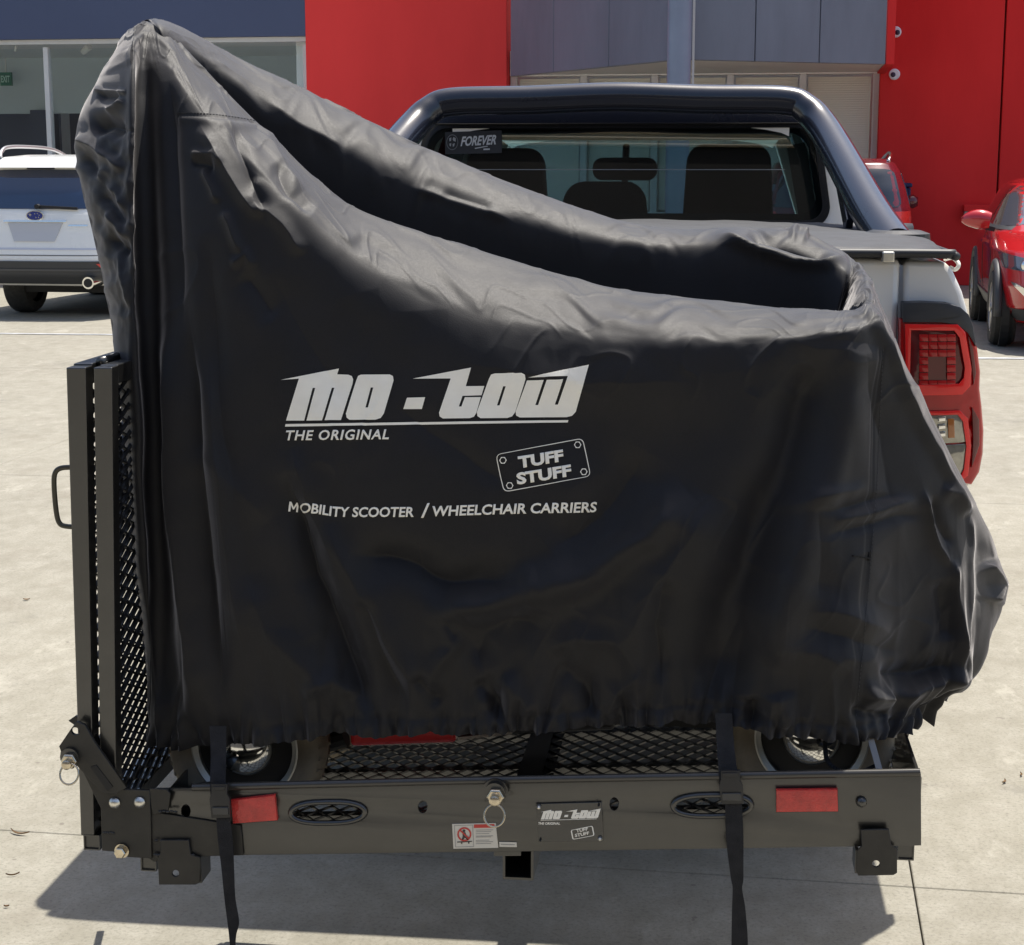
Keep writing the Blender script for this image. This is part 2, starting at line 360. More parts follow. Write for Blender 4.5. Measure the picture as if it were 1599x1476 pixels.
# strip windows of the centre with blinds
yw = .1; zt = bz(1000, 118, yw); zl = .95
bp('window_header', mat('header_white', (.88, .86, .78), .6), (xr2+.01, xc-.04, yw-.08, yw+.2, zt, zb+.35))
um = [803, 911, 1021, 1138, 1250, 1364]
for u in um: bp('mullion', ALU, (bx(u, yw)-.045, bx(u, yw)+.045, yw-.06, yw+.06, 0, zt-.002), bevel=.004)
bp('spandrel', mat('spandrel_grey', (.40, .41, .42), .6), (xr2+.01, xc-.04, yw-.02, yw+.03, 0, zl))
bp('window_sill', ALU, (xr2+.01, xc-.04, yw-.09, yw-.025, zl-.06, zl))
BLI = mat('blind_slat', (.90, .87, .78), .6)
for a, b in zip(um, um[1:]):
    xa, xb = bx(a, yw)+.05, bx(b, yw)-.05
    bp('pane', OGL, (xa, xb, yw, yw+.012, zl+.01, zt-.02))
    bm = BM(); z = zl+.03
    while z < zt-.05:
        hexa(bm, [(xa+.02, yw+.035, z), (xb-.02, yw+.035, z), (xb-.02, yw+.050, z+.027), (xa+.02, yw+.050, z+.027), (xa+.02, yw+.035, z+.002), (xb-.02, yw+.035, z+.002), (xb-.02, yw+.050, z+.029), (xa+.02, yw+.050, z+.029)]); z += .030
    tag(obj('blind_slats', bm, BLI, bld, False), kind='stuff')
bp('office_back_wall', IW, (xr2+.01, xc-.04, .5, .6, 0, 3.2))
# round column at the prow
bm = BM(); cx_ = bx(1057.5, yp-.25); lathe(bm, [(0, .135), (HT, .135)], (cx_, yp-.25, 0), 'Z', 40)
obj('round_column', bm, mat('column_paint', (.22, .26, .36), .38, 0, .08, 2), bld, False, True, auto=40)
bp('column_flashing', ALU, (cx_+.14, cx_+.165, yp-.12, yp-.09, zb-.3, HT))
# CCTV domes on the red wall
for u, v, lab in ((1399, 50, 'upper of two white dome security cameras on the right red wall'), (1397, 116, 'lower of two white dome security cameras on the right red wall')):
    t = thing('security_camera', lab, 'security camera', BO, SLAB, 'dome cameras on the red wall'); x, z = bl(u, v, -.2)
    x, z = bl(u, v, -2.35) if x < pl1[0] else (x, z)
    y = -.15 if x >= pl1[0]+.1 else -2.3
    bm = BM(); lathe(bm, [(y, .072), (y-.035, .072), (y-.05, .055)], (x, 0, z), 'Y', 24); obj('housing', bm, mat('camera_white', (.72, .74, .80), .3), t, False, True, auto=35)
    s_ = .02 if v < 100 else -.02
    bm = BM(); lathe(bm, [(y-.04, .036), (y-.058, .030), (y-.068, .014)], (x+s_, 0, z-.006), 'Y', 20); obj('dome', bm, mat('camera_dome', (.03, .02, .05), .08), t, False, True, auto=60)
# red cabinet on the wall
cb = thing('wall_cabinet', 'small red cabinet with pale lower panel fixed to the wall by the red car', 'cabinet', BO, SLAB)
x0, x1 = bx(1508, -.3), bx(1552, -.3); z0, z1, z2 = bz(1530, 345, -.3), bz(1530, 330, -.3), bz(1530, 320, -.3)
bm = BM(); box(bm, x0, x1, -.32, -.152, z1, z2); obj('lid', bm, RED2, cb, False, bevel=.008)
bm = BM(); box(bm, x0+.01, x1-.01, -.30, -.152, z0, z1-.002); obj('cabinet_body', bm, mat('cabinet_grey', (.45, .42, .40), .5), cb, False, bevel=.006)
bm = BM(); box(bm, x0+.04, x0+.08, -.31, -.302, z0+.02, z1-.02); obj('latch', bm, DPL, cb, False)
# blue wheelie bin
bn_ = thing('wheelie_bin', 'dark blue wheelie bin with pale label standing against the red wall behind the red SUV', 'bin', BO, SLAB)
yb = -.75; x0, x1 = bx(1396, yb), bx(1424, yb); zt_ = bz(1410, 286, yb)
bm = BM(); zz = zt_-.06
hexa(bm, [(x0+.03, yb+.03, .05), (x1-.03, yb+.03, .05), (x1-.03, yb+.42, .05), (x0+.03, yb+.42, .05), (x0+.0, yb, zz), (x1, yb, zz), (x1, yb+.5, zz), (x0, yb+.5, zz)])
BINM = mat('bin_blue', (.012, .02, .09), .45, 0, .1)
obj('bin_body', bm, BINM, bn_, False, bevel=.02)
bm = BM(); box(bm, x0-.015, x1+.015, yb-.03, yb+.53, zz+.003, zt_); obj('lid', bm, BINM, bn_, False, bevel=.02)
bm = BM(); box(bm, x0+.06, x0+.15, yb-.012, yb-.002, zz-.20, zz-.12); obj('label_sticker', bm, WHT, bn_, False)
for s in (0, 1):
    bm = BM(); lathe(bm, [(-.02, .09), (.02, .09)], (x0+.02+s*(x1-x0-.04), yb+.46, .09), 'X', 20); obj('wheel', bm, RUB, bn_, False)
# ================= warehouse across the yard (behind the camera, seen only in reflections) =================
wh = thing('warehouse', 'cream corrugated warehouse across the yard mirrored in the rear window', 'building', (0, -13, 0), SLAB)
bm = BM(); box(bm, -30, 30, -8, 0, 0, 7.10); obj('lower_wall', bm, mat('warehouse_grey', (.055, .052, .05), .7, 0, .3, .3), wh, False)
bm = BM(); n = 160; prof = [(.032*math.sin(i/n*2*math.pi*10), 7.105+i/n*.9) for i in range(n+1)]
A = [(bm.verts.new((-30, y+.05, z)), bm.verts.new((30, y+.05, z))) for y, z in prof]
for p, q in zip(A, A[1:]): bm.faces.new((p[0], p[1], q[1], q[0]))
B_ = [bm.verts.new((-30, -8, 7.105)), bm.verts.new((30, -8, 7.105)), bm.verts.new((30, -8, 8.0)), bm.verts.new((-30, -8, 8.0))]; bm.faces.new(B_); bm.faces.new((A[-1][0], A[-1][1], B_[2], B_[3]))
obj('corrugated_cladding', bm, mat('cream_cladding', (.66, .60, .47), .5), wh, False, True)
# ================= cars =================
class Car:
    """body = stack of rounded-rectangle plans; levels: (z, half width, y rear, y front); local frame: rear at y~0, nose towards +y"""
    def __init__(s, levels, n=5.):
        s.lv = np.array(levels, float); s.n = n
    def at(s, z):
        z = np.clip(z, s.lv[0, 0], s.lv[-1, 0]); return [float(np.interp(z, s.lv[:, 0], s.lv[:, k])) for k in (1, 2, 3)]
    def pt(s, z, a):
        w_, yr, yf = s.at(z); c, q = math.cos(a), math.sin(a); e = 2/s.n
        return Vector((w_*math.copysign(abs(c)**e, c), (yr+yf)/2+(yf-yr)/2*math.copysign(abs(q)**e, q), z))
    def body(s, n=72, sub=6):
        bm = BM(); rings = []; zs = []
        for a, b in zip(s.lv[:, 0], s.lv[1:, 0]): zs += list(np.linspace(a, b, sub, endpoint=False))
        zs.append(s.lv[-1, 0])
        for z in zs: rings.append([bm.verts.new(s.pt(z, 2*math.pi*(k+.5)/n)) for k in range(n)])
        for A, B in zip(rings, rings[1:]):
            for k in range(n): bm.faces.new((A[k], A[(k+1) % n], B[(k+1) % n], B[k]))
        bm.faces.new(rings[0][::-1]); bm.faces.new(rings[-1]); return bm
    def rear(s, x, z, front=False):
        w_, yr, yf = s.at(z); t = max(0, 1-min(.999, abs(x)/w_)**s.n)**(1/s.n); m, h = (yr+yf)/2, (yf-yr)/2
        return m+h*t if front else m-h*t
    def side(s, y, z, sg):
        w_, yr, yf = s.at(z); m, h = (yr+yf)/2, (yf-yr)/2; return sg*w_*max(0, 1-min(.999, abs(y-m)/h)**s.n)**(1/s.n)
    def patch(s, quad, where, off=.008, nu=14, nv=10, corner=.0):
        """quad: 4 corners (a, z) in order bl, br, tr, tl"""
        bm = BM(); q = [np.array(c, float) for c in quad]; top, bot = [], []
        for j in range(nv+1):
            for i in range(nu+1):
                a, b = i/nu, j/nv
                if corner:   # round the corners in parameter space
                    A, B = 2*a-1, 2*b-1; k = max(abs(A), abs(B))
                    if k > 0:
                        l = (abs(A)**(2/corner)+abs(B)**(2/corner))**(corner/2); A, B = A*k/l if l > 0 else A, B*k/l if l > 0 else B
                    a, b = (A+1)/2, (B+1)/2
                p = (q[0]*(1-a)+q[1]*a)*(1-b)+(q[3]*(1-a)+q[2]*a)*b
                if where in ('rear', 'front'):
                    y = s.rear(p[0], p[1], where == 'front'); sg = -1 if where == 'rear' else 1
                    top.append(bm.verts.new((p[0], y+sg*off, p[1]))); bot.append(bm.verts.new((p[0], y-sg*.02, p[1])))
                else:
                    sg = 1 if where == 'right' else -1; x = s.side(p[0], p[1], sg)
                    top.append(bm.verts.new((x+sg*off, p[0], p[1]))); bot.append(bm.verts.new((x-sg*.02, p[0], p[1])))
        m = nu+1
        for j in range(nv):
            for i in range(nu):
                k = j*m+i; bm.faces.new((top[k], top[k+1], top[k+m+1], top[k+m])); bm.faces.new((bot[k], bot[k+m], bot[k+m+1], bot[k+1]))
        edge = [i for i in range(m)]+[j*m+nu for j in range(1, nv+1)]+[nv*m+i for i in range(nu-1, -1, -1)]+[j*m for j in range(nv-1, 0, -1)]
        for k, l in zip(edge, edge[1:]+edge[:1]): bm.faces.new((top[k], bot[k], bot[l], top[l]))
        return bm
DG = mat('dark_car_glass', (.006, .009, .014), .04, spec=.8, coat=1.)
BGL = mat('blue_car_glass', (.008, .022, .062), .05, spec=.9, coat=1.)
CLAD = mat('car_cladding', (.045, .047, .052), .55)
ALLOY = mat('alloy_rim', (.50, .50, .49), .3, .9)
def wheel(root, x, y, r, wd, sg, rimmat=ALLOY, z=None):
    z = r if z is None else z
    bm = BM(); pr = [(-wd/2, r*.66), (-wd/2, r*.92), (-wd*.36, r*.99), (0, r), (wd*.36, r*.99), (wd/2, r*.92), (wd/2, r*.66)]
    lathe(bm, pr, (x, y, z), 'X', 40, False)
    b2 = BM(); lathe(b2, [(-wd*.3, r*.60), (wd*.3, r*.60)], (x, y, z), 'X', 24); wo = obj('wheel', b2, DARK, root, False)
    obj('tyre', bm, RUB, wo, False, True, auto=35)
    bm = BM(); xo = x+sg*wd*.42
    lathe(bm, [(-.012, r*.68), (.012, r*.68), (.012, r*.61), (-.012, r*.61)], (xo, y, z), 'X', 40, False)
    lathe(bm, [(-.015, r*.14), (.02, r*.14), (.024, r*.10)], (xo, y, z), 'X', 20)
    for k in range(5):
        for d in (-.13, .13):
            a = 2*math.pi*k/5+.3+d; a2 = 2*math.pi*k/5+.3+d*1.7
            bar(bm, (xo, y+math.cos(a)*r*.1, z+math.sin(a)*r*.1), (xo-sg*.004, y+math.cos(a2)*r*.64, z+math.sin(a2)*r*.64), r*.085, .02, Vector((1, 0, 0)))
    obj('rim', bm, rimmat, wo, False, bevel=.003); return wo
def cpatch(root, car, name, m, quad, where, off=.008, corner=0., parent=None, **k):
    return obj(name, car.patch(quad, where, off, corner=corner, **k), m, parent or root, False, True, auto=30)
# --- white SUV, tail towards us on the left ---
base = G(57, 499); SUVW = mat('white_car_paint', (.90, .895, .87), .25, 0, .02, 2, coat=.8)
fwd = (rotS@Vector((0, 1, 0)))
suv = thing('parked_car', 'white SUV with roof rails parked tail first to us before the showroom window', 'car', (base.x, base.y, 0), SLAB, 'parked cars')
car = Car([(.34, .80, .16, 4.45), (.46, .89, .03, 4.55), (.62, .90, .00, 4.58), (.72, .905, .02, 4.58), (.90, .905, .07, 4.4), (1.02, .90, .09, 3.9), (1.08, .885, .11, 3.45), (1.30, .815, .21, 3.0), (1.50, .75, .36, 2.6), (1.60, .71, .44, 2.35), (1.66, .64, .56, 2.1), (1.685, .50, .85, 1.8), (1.69, .30, 1.1, 1.6)], 6)
obj('body', car.body(), SUVW, suv, False, True, auto=50)
cpatch(suv, car, 'rear_window', BGL, [(-.72, 1.13), (.72, 1.13), (.635, 1.53), (-.635, 1.53)], 'rear', corner=.25)
bm = BM(); p0 = Vector((.02, car.rear(.02, 1.15)-.03, 1.155)); p1 = Vector((.45, car.rear(.45, 1.14)-.03, 1.135)); bar(bm, p0, p1, .02, .028); lathe(bm, [(-.03, .025), (.02, .025)], p0, 'Y', 12); obj('rear_wiper', bm, DARK, suv, False)
cpatch(suv, car, 'roof_spoiler', SUVW, [(-.66, 1.55), (.66, 1.55), (.60, 1.63), (-.60, 1.63)], 'rear', .12, nu=20)
bm = BM(); box(bm, -.16, .16, car.rear(0, 1.59)-.128, car.rear(0, 1.59)-.12, 1.565, 1.58); obj('brake_light', bm, REDR, suv, False)
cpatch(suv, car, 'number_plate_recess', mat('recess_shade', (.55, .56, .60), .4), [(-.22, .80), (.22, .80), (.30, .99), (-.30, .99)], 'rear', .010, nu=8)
cpatch(suv, car, 'plate_garnish', CHR, [(-.34, 1.0), (.34, 1.0), (.34, 1.015), (-.34, 1.015)], 'rear', .022)
cpatch(suv, car, 'lower_bumper', CLAD, [(-.90, .36), (.90, .36), (.90, .60), (-.90, .60)], 'rear', .025, nu=40)
cpatch(suv, car, 'bumper_groove', mat('groove', (.08, .08, .085), .5), [(-.88, .50), (.88, .50), (.88, .52), (-.88, .52)], 'rear', .036, nu=40)
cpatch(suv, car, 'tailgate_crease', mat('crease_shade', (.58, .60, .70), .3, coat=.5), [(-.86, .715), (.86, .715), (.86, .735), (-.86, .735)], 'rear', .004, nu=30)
for s in (-1, 1):
    cpatch(suv, car, 'bumper_reflector', REDR, [(s*.70, .53), (s*.84, .53), (s*.84, .575), (s*.66, .575)], 'rear', .04)
    cpatch(suv, car, 'tail_light', REDR, [(s*.66, .98), (s*.895, .98), (s*.87, 1.12), (s*.74, 1.12)], 'rear', .02)
    cpatch(suv, car, 'side_window', DG, [(.7, 1.12), (3.1, 1.12), (2.6, 1.52), (.8, 1.52)], 'right' if s > 0 else 'left', corner=.15)
    bm = BM(); tube(bm, smooth_path([(s*.60, .62, 1.66), (s*.62, .70, 1.72), (s*.64, .9, 1.765), (s*.65, 1.4, 1.775), (s*.65, 2.0, 1.76), (s*.62, 2.3, 1.70), (s*.60, 2.4, 1.64)], 6), .021, 10); obj('roof_rail', bm, mat('rail_silver', (.55, .56, .58), .35, .8), suv, False, True)
cpatch(suv, car, 'shut_line', DARK, [(-.885, .70), (-.875, .70), (-.80, 1.0), (-.81, 1.0)], 'rear', .003, nu=2)
cpatch(suv, car, 'shut_line', DARK, [(.875, .70), (.885, .70), (.81, 1.0), (.80, 1.0)], 'rear', .003, nu=2)
cpatch(suv, car, 'shut_line', mat('shut_line_grey', (.10, .10, .11), .6), [(-.87, .655), (.87, .655), (.87, .664), (-.87, .664)], 'rear', .003, nu=30)
cpatch(suv, car, 'model_lettering', CHR, [(.36, .955), (.56, .955), (.56, .972), (.36, .972)], 'rear', .006, nu=4, nv=2)
cpatch(suv, car, 'defogger_trim', DARK, [(-.20, 1.535), (.10, 1.535), (.10, 1.548), (-.20, 1.548)], 'rear', .014, nu=4, nv=2)
bm = BM(); tube(bm, [(.60, .30, .40), (.60, -.05, .385)], .062, 20); e = obj('exhaust', bm, CHR, suv, False, True, auto=40)
bm = BM(); tube(bm, [(.60, -.056, .385), (.60, -.04, .385)], .045, 20); obj('exhaust_bore', bm, DARK, e, False)
bm = BM(); lathe(bm, [(0, .035), (.07, .02), (.09, .006)], (.30, .95, 1.67), 'Z', 12); obj('aerial', bm, SUVW, suv, False, True)
# oval star badge
bm = curve2d([ell(0, 0, .088, .046, 32)], .004); yb_ = car.rear(0, 1.06)-.022
for v in bm.verts: v.co = (v.co.x, yb_-v.co.z, 1.063+v.co.y)
bg_ = obj('badge', bm, mat('badge_blue', (.01, .03, .22), .2, coat=.8), suv, False)
bm = curve2d([ell(0, 0, .094, .052, 32), ell(0, 0, .086, .044, 32)], .006)
for v in bm.verts: v.co = (v.co.x, yb_-v.co.z, 1.063+v.co.y)
obj('badge_ring', bm, CHR, bg_, False)
bm = BM()
for (sx, sy, sr) in ((-.05, .008, .020), (.0, .018, .009), (.03, .022, .009), (.05, .004, .009), (.012, -.018, .009), (.04, -.018, .009)):
    pts = [(sx+math.cos(a)*(sr if k % 2 == 0 else sr*.35), sy+math.sin(a)*(sr if k % 2 == 0 else sr*.35)) for k, a in enumerate([2*math.pi*k/8 for k in range(8)])]
    bm.faces.new([bm.verts.new((x, yb_-.0065, 1.063+z)) for x, z in pts])
obj('badge_stars', bm, CHR, bg_, False)
for (x, y, s) in ((-.50, .88, -1), (.70, .88, 1), (-.76, 3.55, -1), (.76, 3.55, 1)): wheel(suv, x, y, .345, .24, s)
bm = BM(); box(bm, -.55, .55, .6, 4.0, .24, .36); obj('underbody', bm, DARK, suv, False)
# --- dark red SUV parked beyond the pickup ---
b2 = G(1299, 478); RSP = mat('dark_red_car_paint', (.13, .010, .018), .22, 0, .02, 2, coat=.9)
rs = thing('parked_car', 'dark red SUV seen past the black hoop of the pickup, parked before the blinded windows', 'car', (b2.x, b2.y, 0), SLAB, 'parked cars')
car = Car([(.30, .82, .14, 4.5), (.50, .90, .02, 4.6), (.80, .915, .02, 4.6), (.98, .905, .07, 4.0), (1.08, .89, .11, 3.4), (1.30, .83, .22, 3.0), (1.50, .76, .36, 2.6), (1.60, .70, .46, 2.3), (1.65, .60, .62, 2.0), (1.67, .3, 1.0, 1.6)], 6)
obj('body', car.body(), RSP, rs, False, True, auto=50)
cpatch(rs, car, 'rear_window', DG, [(-.76, 1.10), (.76, 1.10), (.66, 1.54), (-.66, 1.54)], 'rear', corner=.2)
for s in (-1, 1):
    cpatch(rs, car, 'tail_light', REDR, [(s*.62, .92), (s*.90, .92), (s*.885, 1.06), (s*.66, 1.06)], 'rear', .02)
    cpatch(rs, car, 'side_window', DG, [(.7, 1.10), (3.1, 1.10), (2.6, 1.52), (.8, 1.52)], 'right' if s > 0 else 'left', corner=.15)
    bm = BM(); tube(bm, smooth_path([(s*.60, .6, 1.62), (s*.64, .8, 1.70), (s*.65, 1.4, 1.725), (s*.65, 2.0, 1.70), (s*.60, 2.4, 1.62)], 6), .022, 10); obj('roof_rail', bm, CHR, rs, False, True)
    bm = BM(); lathe(bm, [(-.10, .02), (-.06, .07), (.04, .09), (.10, .06)], (s*1.02, 3.0, 1.12), 'X', 14); obj('wing_mirror', bm, RSP, rs, False, True)
cpatch(rs, car, 'lower_bumper', CLAD, [(-.90, .32), (.90, .32), (.90, .55), (-.90, .55)], 'rear', .02, nu=30)
for (x, y, s) in ((-.76, .9, -1), (.76, .9, 1), (-.76, 3.6, -1), (.76, 3.6, 1)): wheel(rs, x, y, .34, .22, s)
# --- bright red crossover, nose towards us on the right ---
RCP = mat('bright_red_car_paint', (.46, .012, .016), .2, 0, .02, 2, coat=1.)
f0 = G(1563, 538); ang = math.radians(180-4.4)
rc = thing('parked_car', 'glossy red crossover parked nose towards us at the right edge by the red wall', 'car', (0, 0, 0), 0, 'parked cars')
LEN, AX = 4.27, 3.42
R3 = Matrix.Rotation(ang, 3, 'Z'); o3 = Vector((f0.x, f0.y, 0))-R3@Vector((.79, AX, 0)); rc.location = o3; rc.rotation_euler.z = ang
ROOTM[rc.name] = Matrix.Translation(o3)@Matrix.Rotation(ang, 4, 'Z')
car = Car([(.24, .78, .16, 4.05), (.40, .86, .04, 4.22), (.58, .88, .0, 4.27), (.74, .885, .02, 4.22), (.88, .885, .06, 4.05), (.96, .87, .09, 3.6), (1.02, .85, .12, 3.15), (1.20, .77, .22, 2.75), (1.38, .68, .36, 2.35), (1.46, .62, .48, 2.15), (1.51, .50, .68, 1.95), (1.53, .2, 1.0, 1.6)], 5); car.lv[:, 0] *= .955
obj('body', car.body(96, 8), RCP, rc, False, True, auto=50)
wsg = mat('windscreen_glass', (.06, .09, .13), .05, spec=.9, coat=1.)
cpatch(rc, car, 'windscreen', wsg, [(-.72, 1.04), (.72, 1.04), (.56, 1.44), (-.56, 1.44)], 'front', corner=.2)
cpatch(rc, car, 'lower_grille', CLAD, [(-.86, .25), (.86, .25), (.84, .36), (-.84, .36)], 'front', .015, nu=30)
cpatch(rc, car, 'grille', DARK, [(-.38, .42), (.38, .42), (.48, .78), (-.48, .78)], 'front', .014)
for s, sd in ((1, 'right'), (-1, 'left')):
    cpatch(rc, car, 'side_window', mat('side_glass_grey', (.05, .045, .05), .06, spec=.9, coat=1.), [(2.02, 1.03), (2.95, 1.03), (2.30, 1.41), (2.05, 1.42)], sd, corner=.1)
    cpatch(rc, car, 'side_window', DG, [(1.0, 1.03), (1.94, 1.03), (1.97, 1.42), (1.2, 1.39)], sd, corner=.1)
    cpatch(rc, car, 'window_frame', CLAD, [(.9, .995), (3.1, .995), (3.05, 1.03), (.95, 1.03)], sd, .010)
    cpatch(rc, car, 'sill_cladding', CLAD, [(1.2, .25), (3.1, .25), (3.1, .40), (1.2, .40)], sd, .012)
    cpatch(rc, car, 'door_line', DARK, [(1.98, .42), (1.995, .42), (1.995, 1.0), (1.98, 1.0)], sd, .003, nu=2)
    cpatch(rc, car, 'door_line', DARK, [(2.98, .42), (2.995, .42), (2.995, .98), (2.98, .98)], sd, .003, nu=2)
    cpatch(rc, car, 'door_handle', RCP, [(2.10, .86), (2.30, .86), (2.30, .89), (2.10, .89)], sd, .035, nu=4)
    hl = cpatch(rc, car, 'headlight', mat('lamp_dark', (.05, .055, .065), .08, spec=.9, coat=1.), [(s*.44, .66), (s*.83, .70), (s*.86, .83), (s*.50, .76)], 'front', .012, corner=.1)
    bm = BM(); lathe(bm, [(0, .055), (.02, .05), (.03, .02)], (s*.66, car.rear(.66, .74, True)+.002, .735), 'Y', 20); obj('lamp_lens', bm, CHR, hl, False, True)
    cpatch(rc, car, 'fog_garnish', CHR, [(s*.50, .44), (s*.66, .46), (s*.80, .60), (s*.74, .58)], 'front', .02)
    # mirror
    bm = BM(); c = Vector((s*1.0, 2.72, 1.07)); pts = []
    for k in range(9): t = k/8; pts.append((s*(.88+.26*t), 2.74-.02*t, 1.07+.015*math.sin(t*3)))
    tube(bm, pts, .07, 16, rs=[.075, .085, .09, .092, .088, .08, .068, .05, .02]); mo = obj('wing_mirror', bm, RCP, rc, False, True, auto=60)
    bm = BM(); bar(bm, (s*.84, 2.74, .99), (s*.96, 2.74, 1.02), .06, .04); obj('mirror_stalk', bm, DARK, mo, False)
    for yy in (.85, AX):
        bm = BM(); pts = []   # wheel-arch flare
        for k in range(17):
            a = math.radians(-8+196*k/16); pts.append((s*(.862), yy+math.cos(a)*.385, .335+math.sin(a)*.395))
        tube(bm, pts, .036, 8); obj('wheel_arch', bm, CLAD, rc, False, True)
        bm = BM(); lathe(bm, [(-.04, .385), (.03, .385)], (s*.80, yy, .335), 'X', 36); obj('arch_liner', bm, DARK, rc, False)
for (x, y, s) in ((-.80, .85, -1), (.80, .85, 1), (-.80, AX, -1), (.80, AX, 1)): wheel(rc, x-s*.005, y, .335, .21, s)
# ================= pickup =================
UX, YT, YC = -.30, 3.74, 5.36       # centre line, tailgate plane, cab back wall
pk = thing('pickup_truck', 'pearl white pickup with black sports bar and tonneau, tail towards us behind the covered load', 'pickup truck', (UX, YT, 0), 0, 'parked cars')
def mir(x): return 2*UX-x
px_ = lambda u, v, Y: (P(u, v, Y).x, P(u, v, Y).z)
# quarter panels: outline of the right rear corner extruded forward, mirrored for the left
ql = [(1411, 407), (1478, 409), (1489, 425), (1503, 456), (1513, 492), (1519, 560), (1523, 640), (1525, 720), (1516, 756), (1500, 775), (1411, 780)]
qp = [px_(u, v, YT) for u, v in ql]; xo_ = max(p[0] for p in qp)
def strip(outline, y0, y1, name, m, parent=pk, mirror=False, flare=0., bevel=.012):
    pl = [(mir(x)-(.05 if name == 'bed_side' else 0) if mirror else x, z) for x, z in outline]; n = len(pl); bm = BM()  # hidden left bed side pushed outward to widen its cast shadow
    A = [bm.verts.new((x, y0, z)) for x, z in pl]; B = [bm.verts.new((x, y1, z)) for x, z in pl]
    bm.faces.new(A); bm.faces.new(B[::-1])
    for i in range(n): bm.faces.new((A[i], A[(i+1) % n], B[(i+1) % n], B[i]))
    return obj(name, bm, m, parent, True, True, bevel=bevel, auto=32)
for mr in (False, True): strip(qp, YT, YC-.03, 'bed_side', UTE, mirror=mr)
xg = px_(1406, 400, YT)[0]; zt1 = px_(1408, 404, YT)[1]
tg = [(mir(xg), .86), (xg, .86), (xg, zt1), (mir(xg), zt1)]
strip(tg, YT-.006, YT+.06, 'tailgate', UTE, bevel=.014)
bm = BM(); box(bm, UX-.16, UX+.16, YT-.028, YT-.008, 1.10, 1.20); obj('tailgate_handle', bm, DPL, bpy.data.objects['tailgate'], True, bevel=.01)
# bumper, tow tube, chassis
BUM = mat('bumper_chrome', (.62, .61, .58), .22, .9)
bm = BM(); box(bm, UX-.80, UX+.80, YT-.06, YT+.12, .60, .76); obj('rear_bumper', bm, BUM, pk, bevel=.03)
bm = BM(); box(bm, UX-.38, UX+.38, YT-.068, YT-.02, .62, .77); obj('bumper_step', bm, DPL, pk, bevel=.01)
bm = BM()
for s in (-1, 1): box(bm, UX+s*.45-.05, UX+s*.45+.05, YT+.10, 8.6, .50, .62)
box(bm, UX-.5, UX+.5, YT+.12, YT+.24, .50, .62); obj('chassis_rail', bm, DARK, pk)
# bed floor/inside
bm = BM(); box(bm, mir(xg)-.06, xg+.06, YT+.07, YC-.04, .80, .86); obj('bed_floor', bm, DARK, pk)
# tonneau: soft sheet with a slight crown, front rail, knot and loose strap
x1 = px_(1478, 408, YT)[0]; zt0 = zt1+.012
bm = BM(); nx, ny = 24, 16; gr = []
for j in range(ny+1):
    y = YT-.015+(YC-.28-YT)*j/ny; row = []
    for i in range(nx+1):
        t = i/nx*2-1; x = UX+t*(x1-UX-.015*0); zz = zt0+.016*(1-t*t)+.014*min(1, j/3)+.002*math.sin(i*1.7+j)
        row.append(bm.verts.new((x, y, zz)))
    gr.append(row)
for j in range(ny):
    for i in range(nx): bm.faces.new((gr[j][i], gr[j][i+1], gr[j+1][i+1], gr[j+1][i]))
o = obj('tonneau_cover', bm, TON, pk, True, True); sd = o.modifiers.new('thick', 'SOLIDIFY'); sd.thickness = .012; sd.offset = -1
bm = BM(); tube(bm, smooth_path([(mir(x1), YT+.02, zt0-.003), (mir(x1)+.05, YT-.02, zt0), (UX, YT-.022, zt0), (x1-.06, YT-.02, zt0), (x1, YT+.0, zt0-.002), (x1+.022, YT+.10, zt0-.008), (x1+.022, YC-.4, zt0-.008)], 8), .0095, 10); obj('tonneau_edge_rail', bm, mat('rail_rubber', (.03, .03, .032), .5), o, True, True)
bm = BM(); a = P(1386, 399, YT-.03); box(bm, a.x-.012, a.x+.014, YT-.04, YT-.012, a.z-.014, a.z+.008); obj('tonneau_clip', bm, ZNC, o, True, bevel=.003)
bm = BM(); pts = [P(1476, 405, YT+.15), P(1488, 403, YT+.12), P(1497, 413, YT+.10), P(1492, 421, YT+.10), P(1484, 418, YT+.12)]; tube(bm, smooth_path(pts, 6), .0045, 8); obj('loop', bm, WHT, o, True, True)
bm = BM(); hexa(bm, [P(u, v, y) for (u, v, y) in ((1392, 371, 4.3), (1424, 382, 4.2), (1424, 386, 4.2), (1392, 376, 4.3), (1400, 366, 4.6), (1428, 378, 4.5), (1428, 381, 4.5), (1400, 370, 4.6))]); obj('tonneau_flap', bm, TON, o)
# cab: back wall with a rounded window opening, leaning forward
hw = P(1299, 345, YC).x-UX; zw0, zw1 = P(1000, 353, YC).z, P(1000, 190, YC).z
TL = math.tan(math.radians(8))
def lean(bm, z0=1.3):
    for v in bm.verts: v.co.y += (v.co.z-z0)*TL
    return bm
hp_ = [(.84, .95), (.83, 1.15), (.79, 1.27), (.735, 1.42), (.675, 1.57), (.63, 1.66), (.58, 1.715), (.50, 1.74)]
out = [(UX+a, z) for a, z in hp_]+[(UX-a, z) for a, z in hp_[::-1]]
zc_, hh = (zw0+zw1)/2, (zw1-zw0)/2
def win(k, r):   # window narrows towards the top
    pl = rrect(UX, zc_, hw-k, hh-k, r, 8); return [(UX+(x-UX)*(1-.075*(z-zw0)/(zw1-zw0)), z) for x, z in pl]
cabw = obj('cab_back_wall', lean(plate([out, win(0, .07)], YC, .05, False, .006)), UTE, pk, True, True, auto=30)
rw = obj('rear_window', lean(plate([win(.004, .066)], YC+.006, .005, False)), glass('tinted_rear_glass', (.46, .58, .60), 1., 0., 1.7), pk)
obj('window_seal', lean(plate([win(-.004, .074), win(.018, .055)], YC-.004, .009, False)), mat('window_seal', (.012, .012, .014), .25, coat=.5), rw)
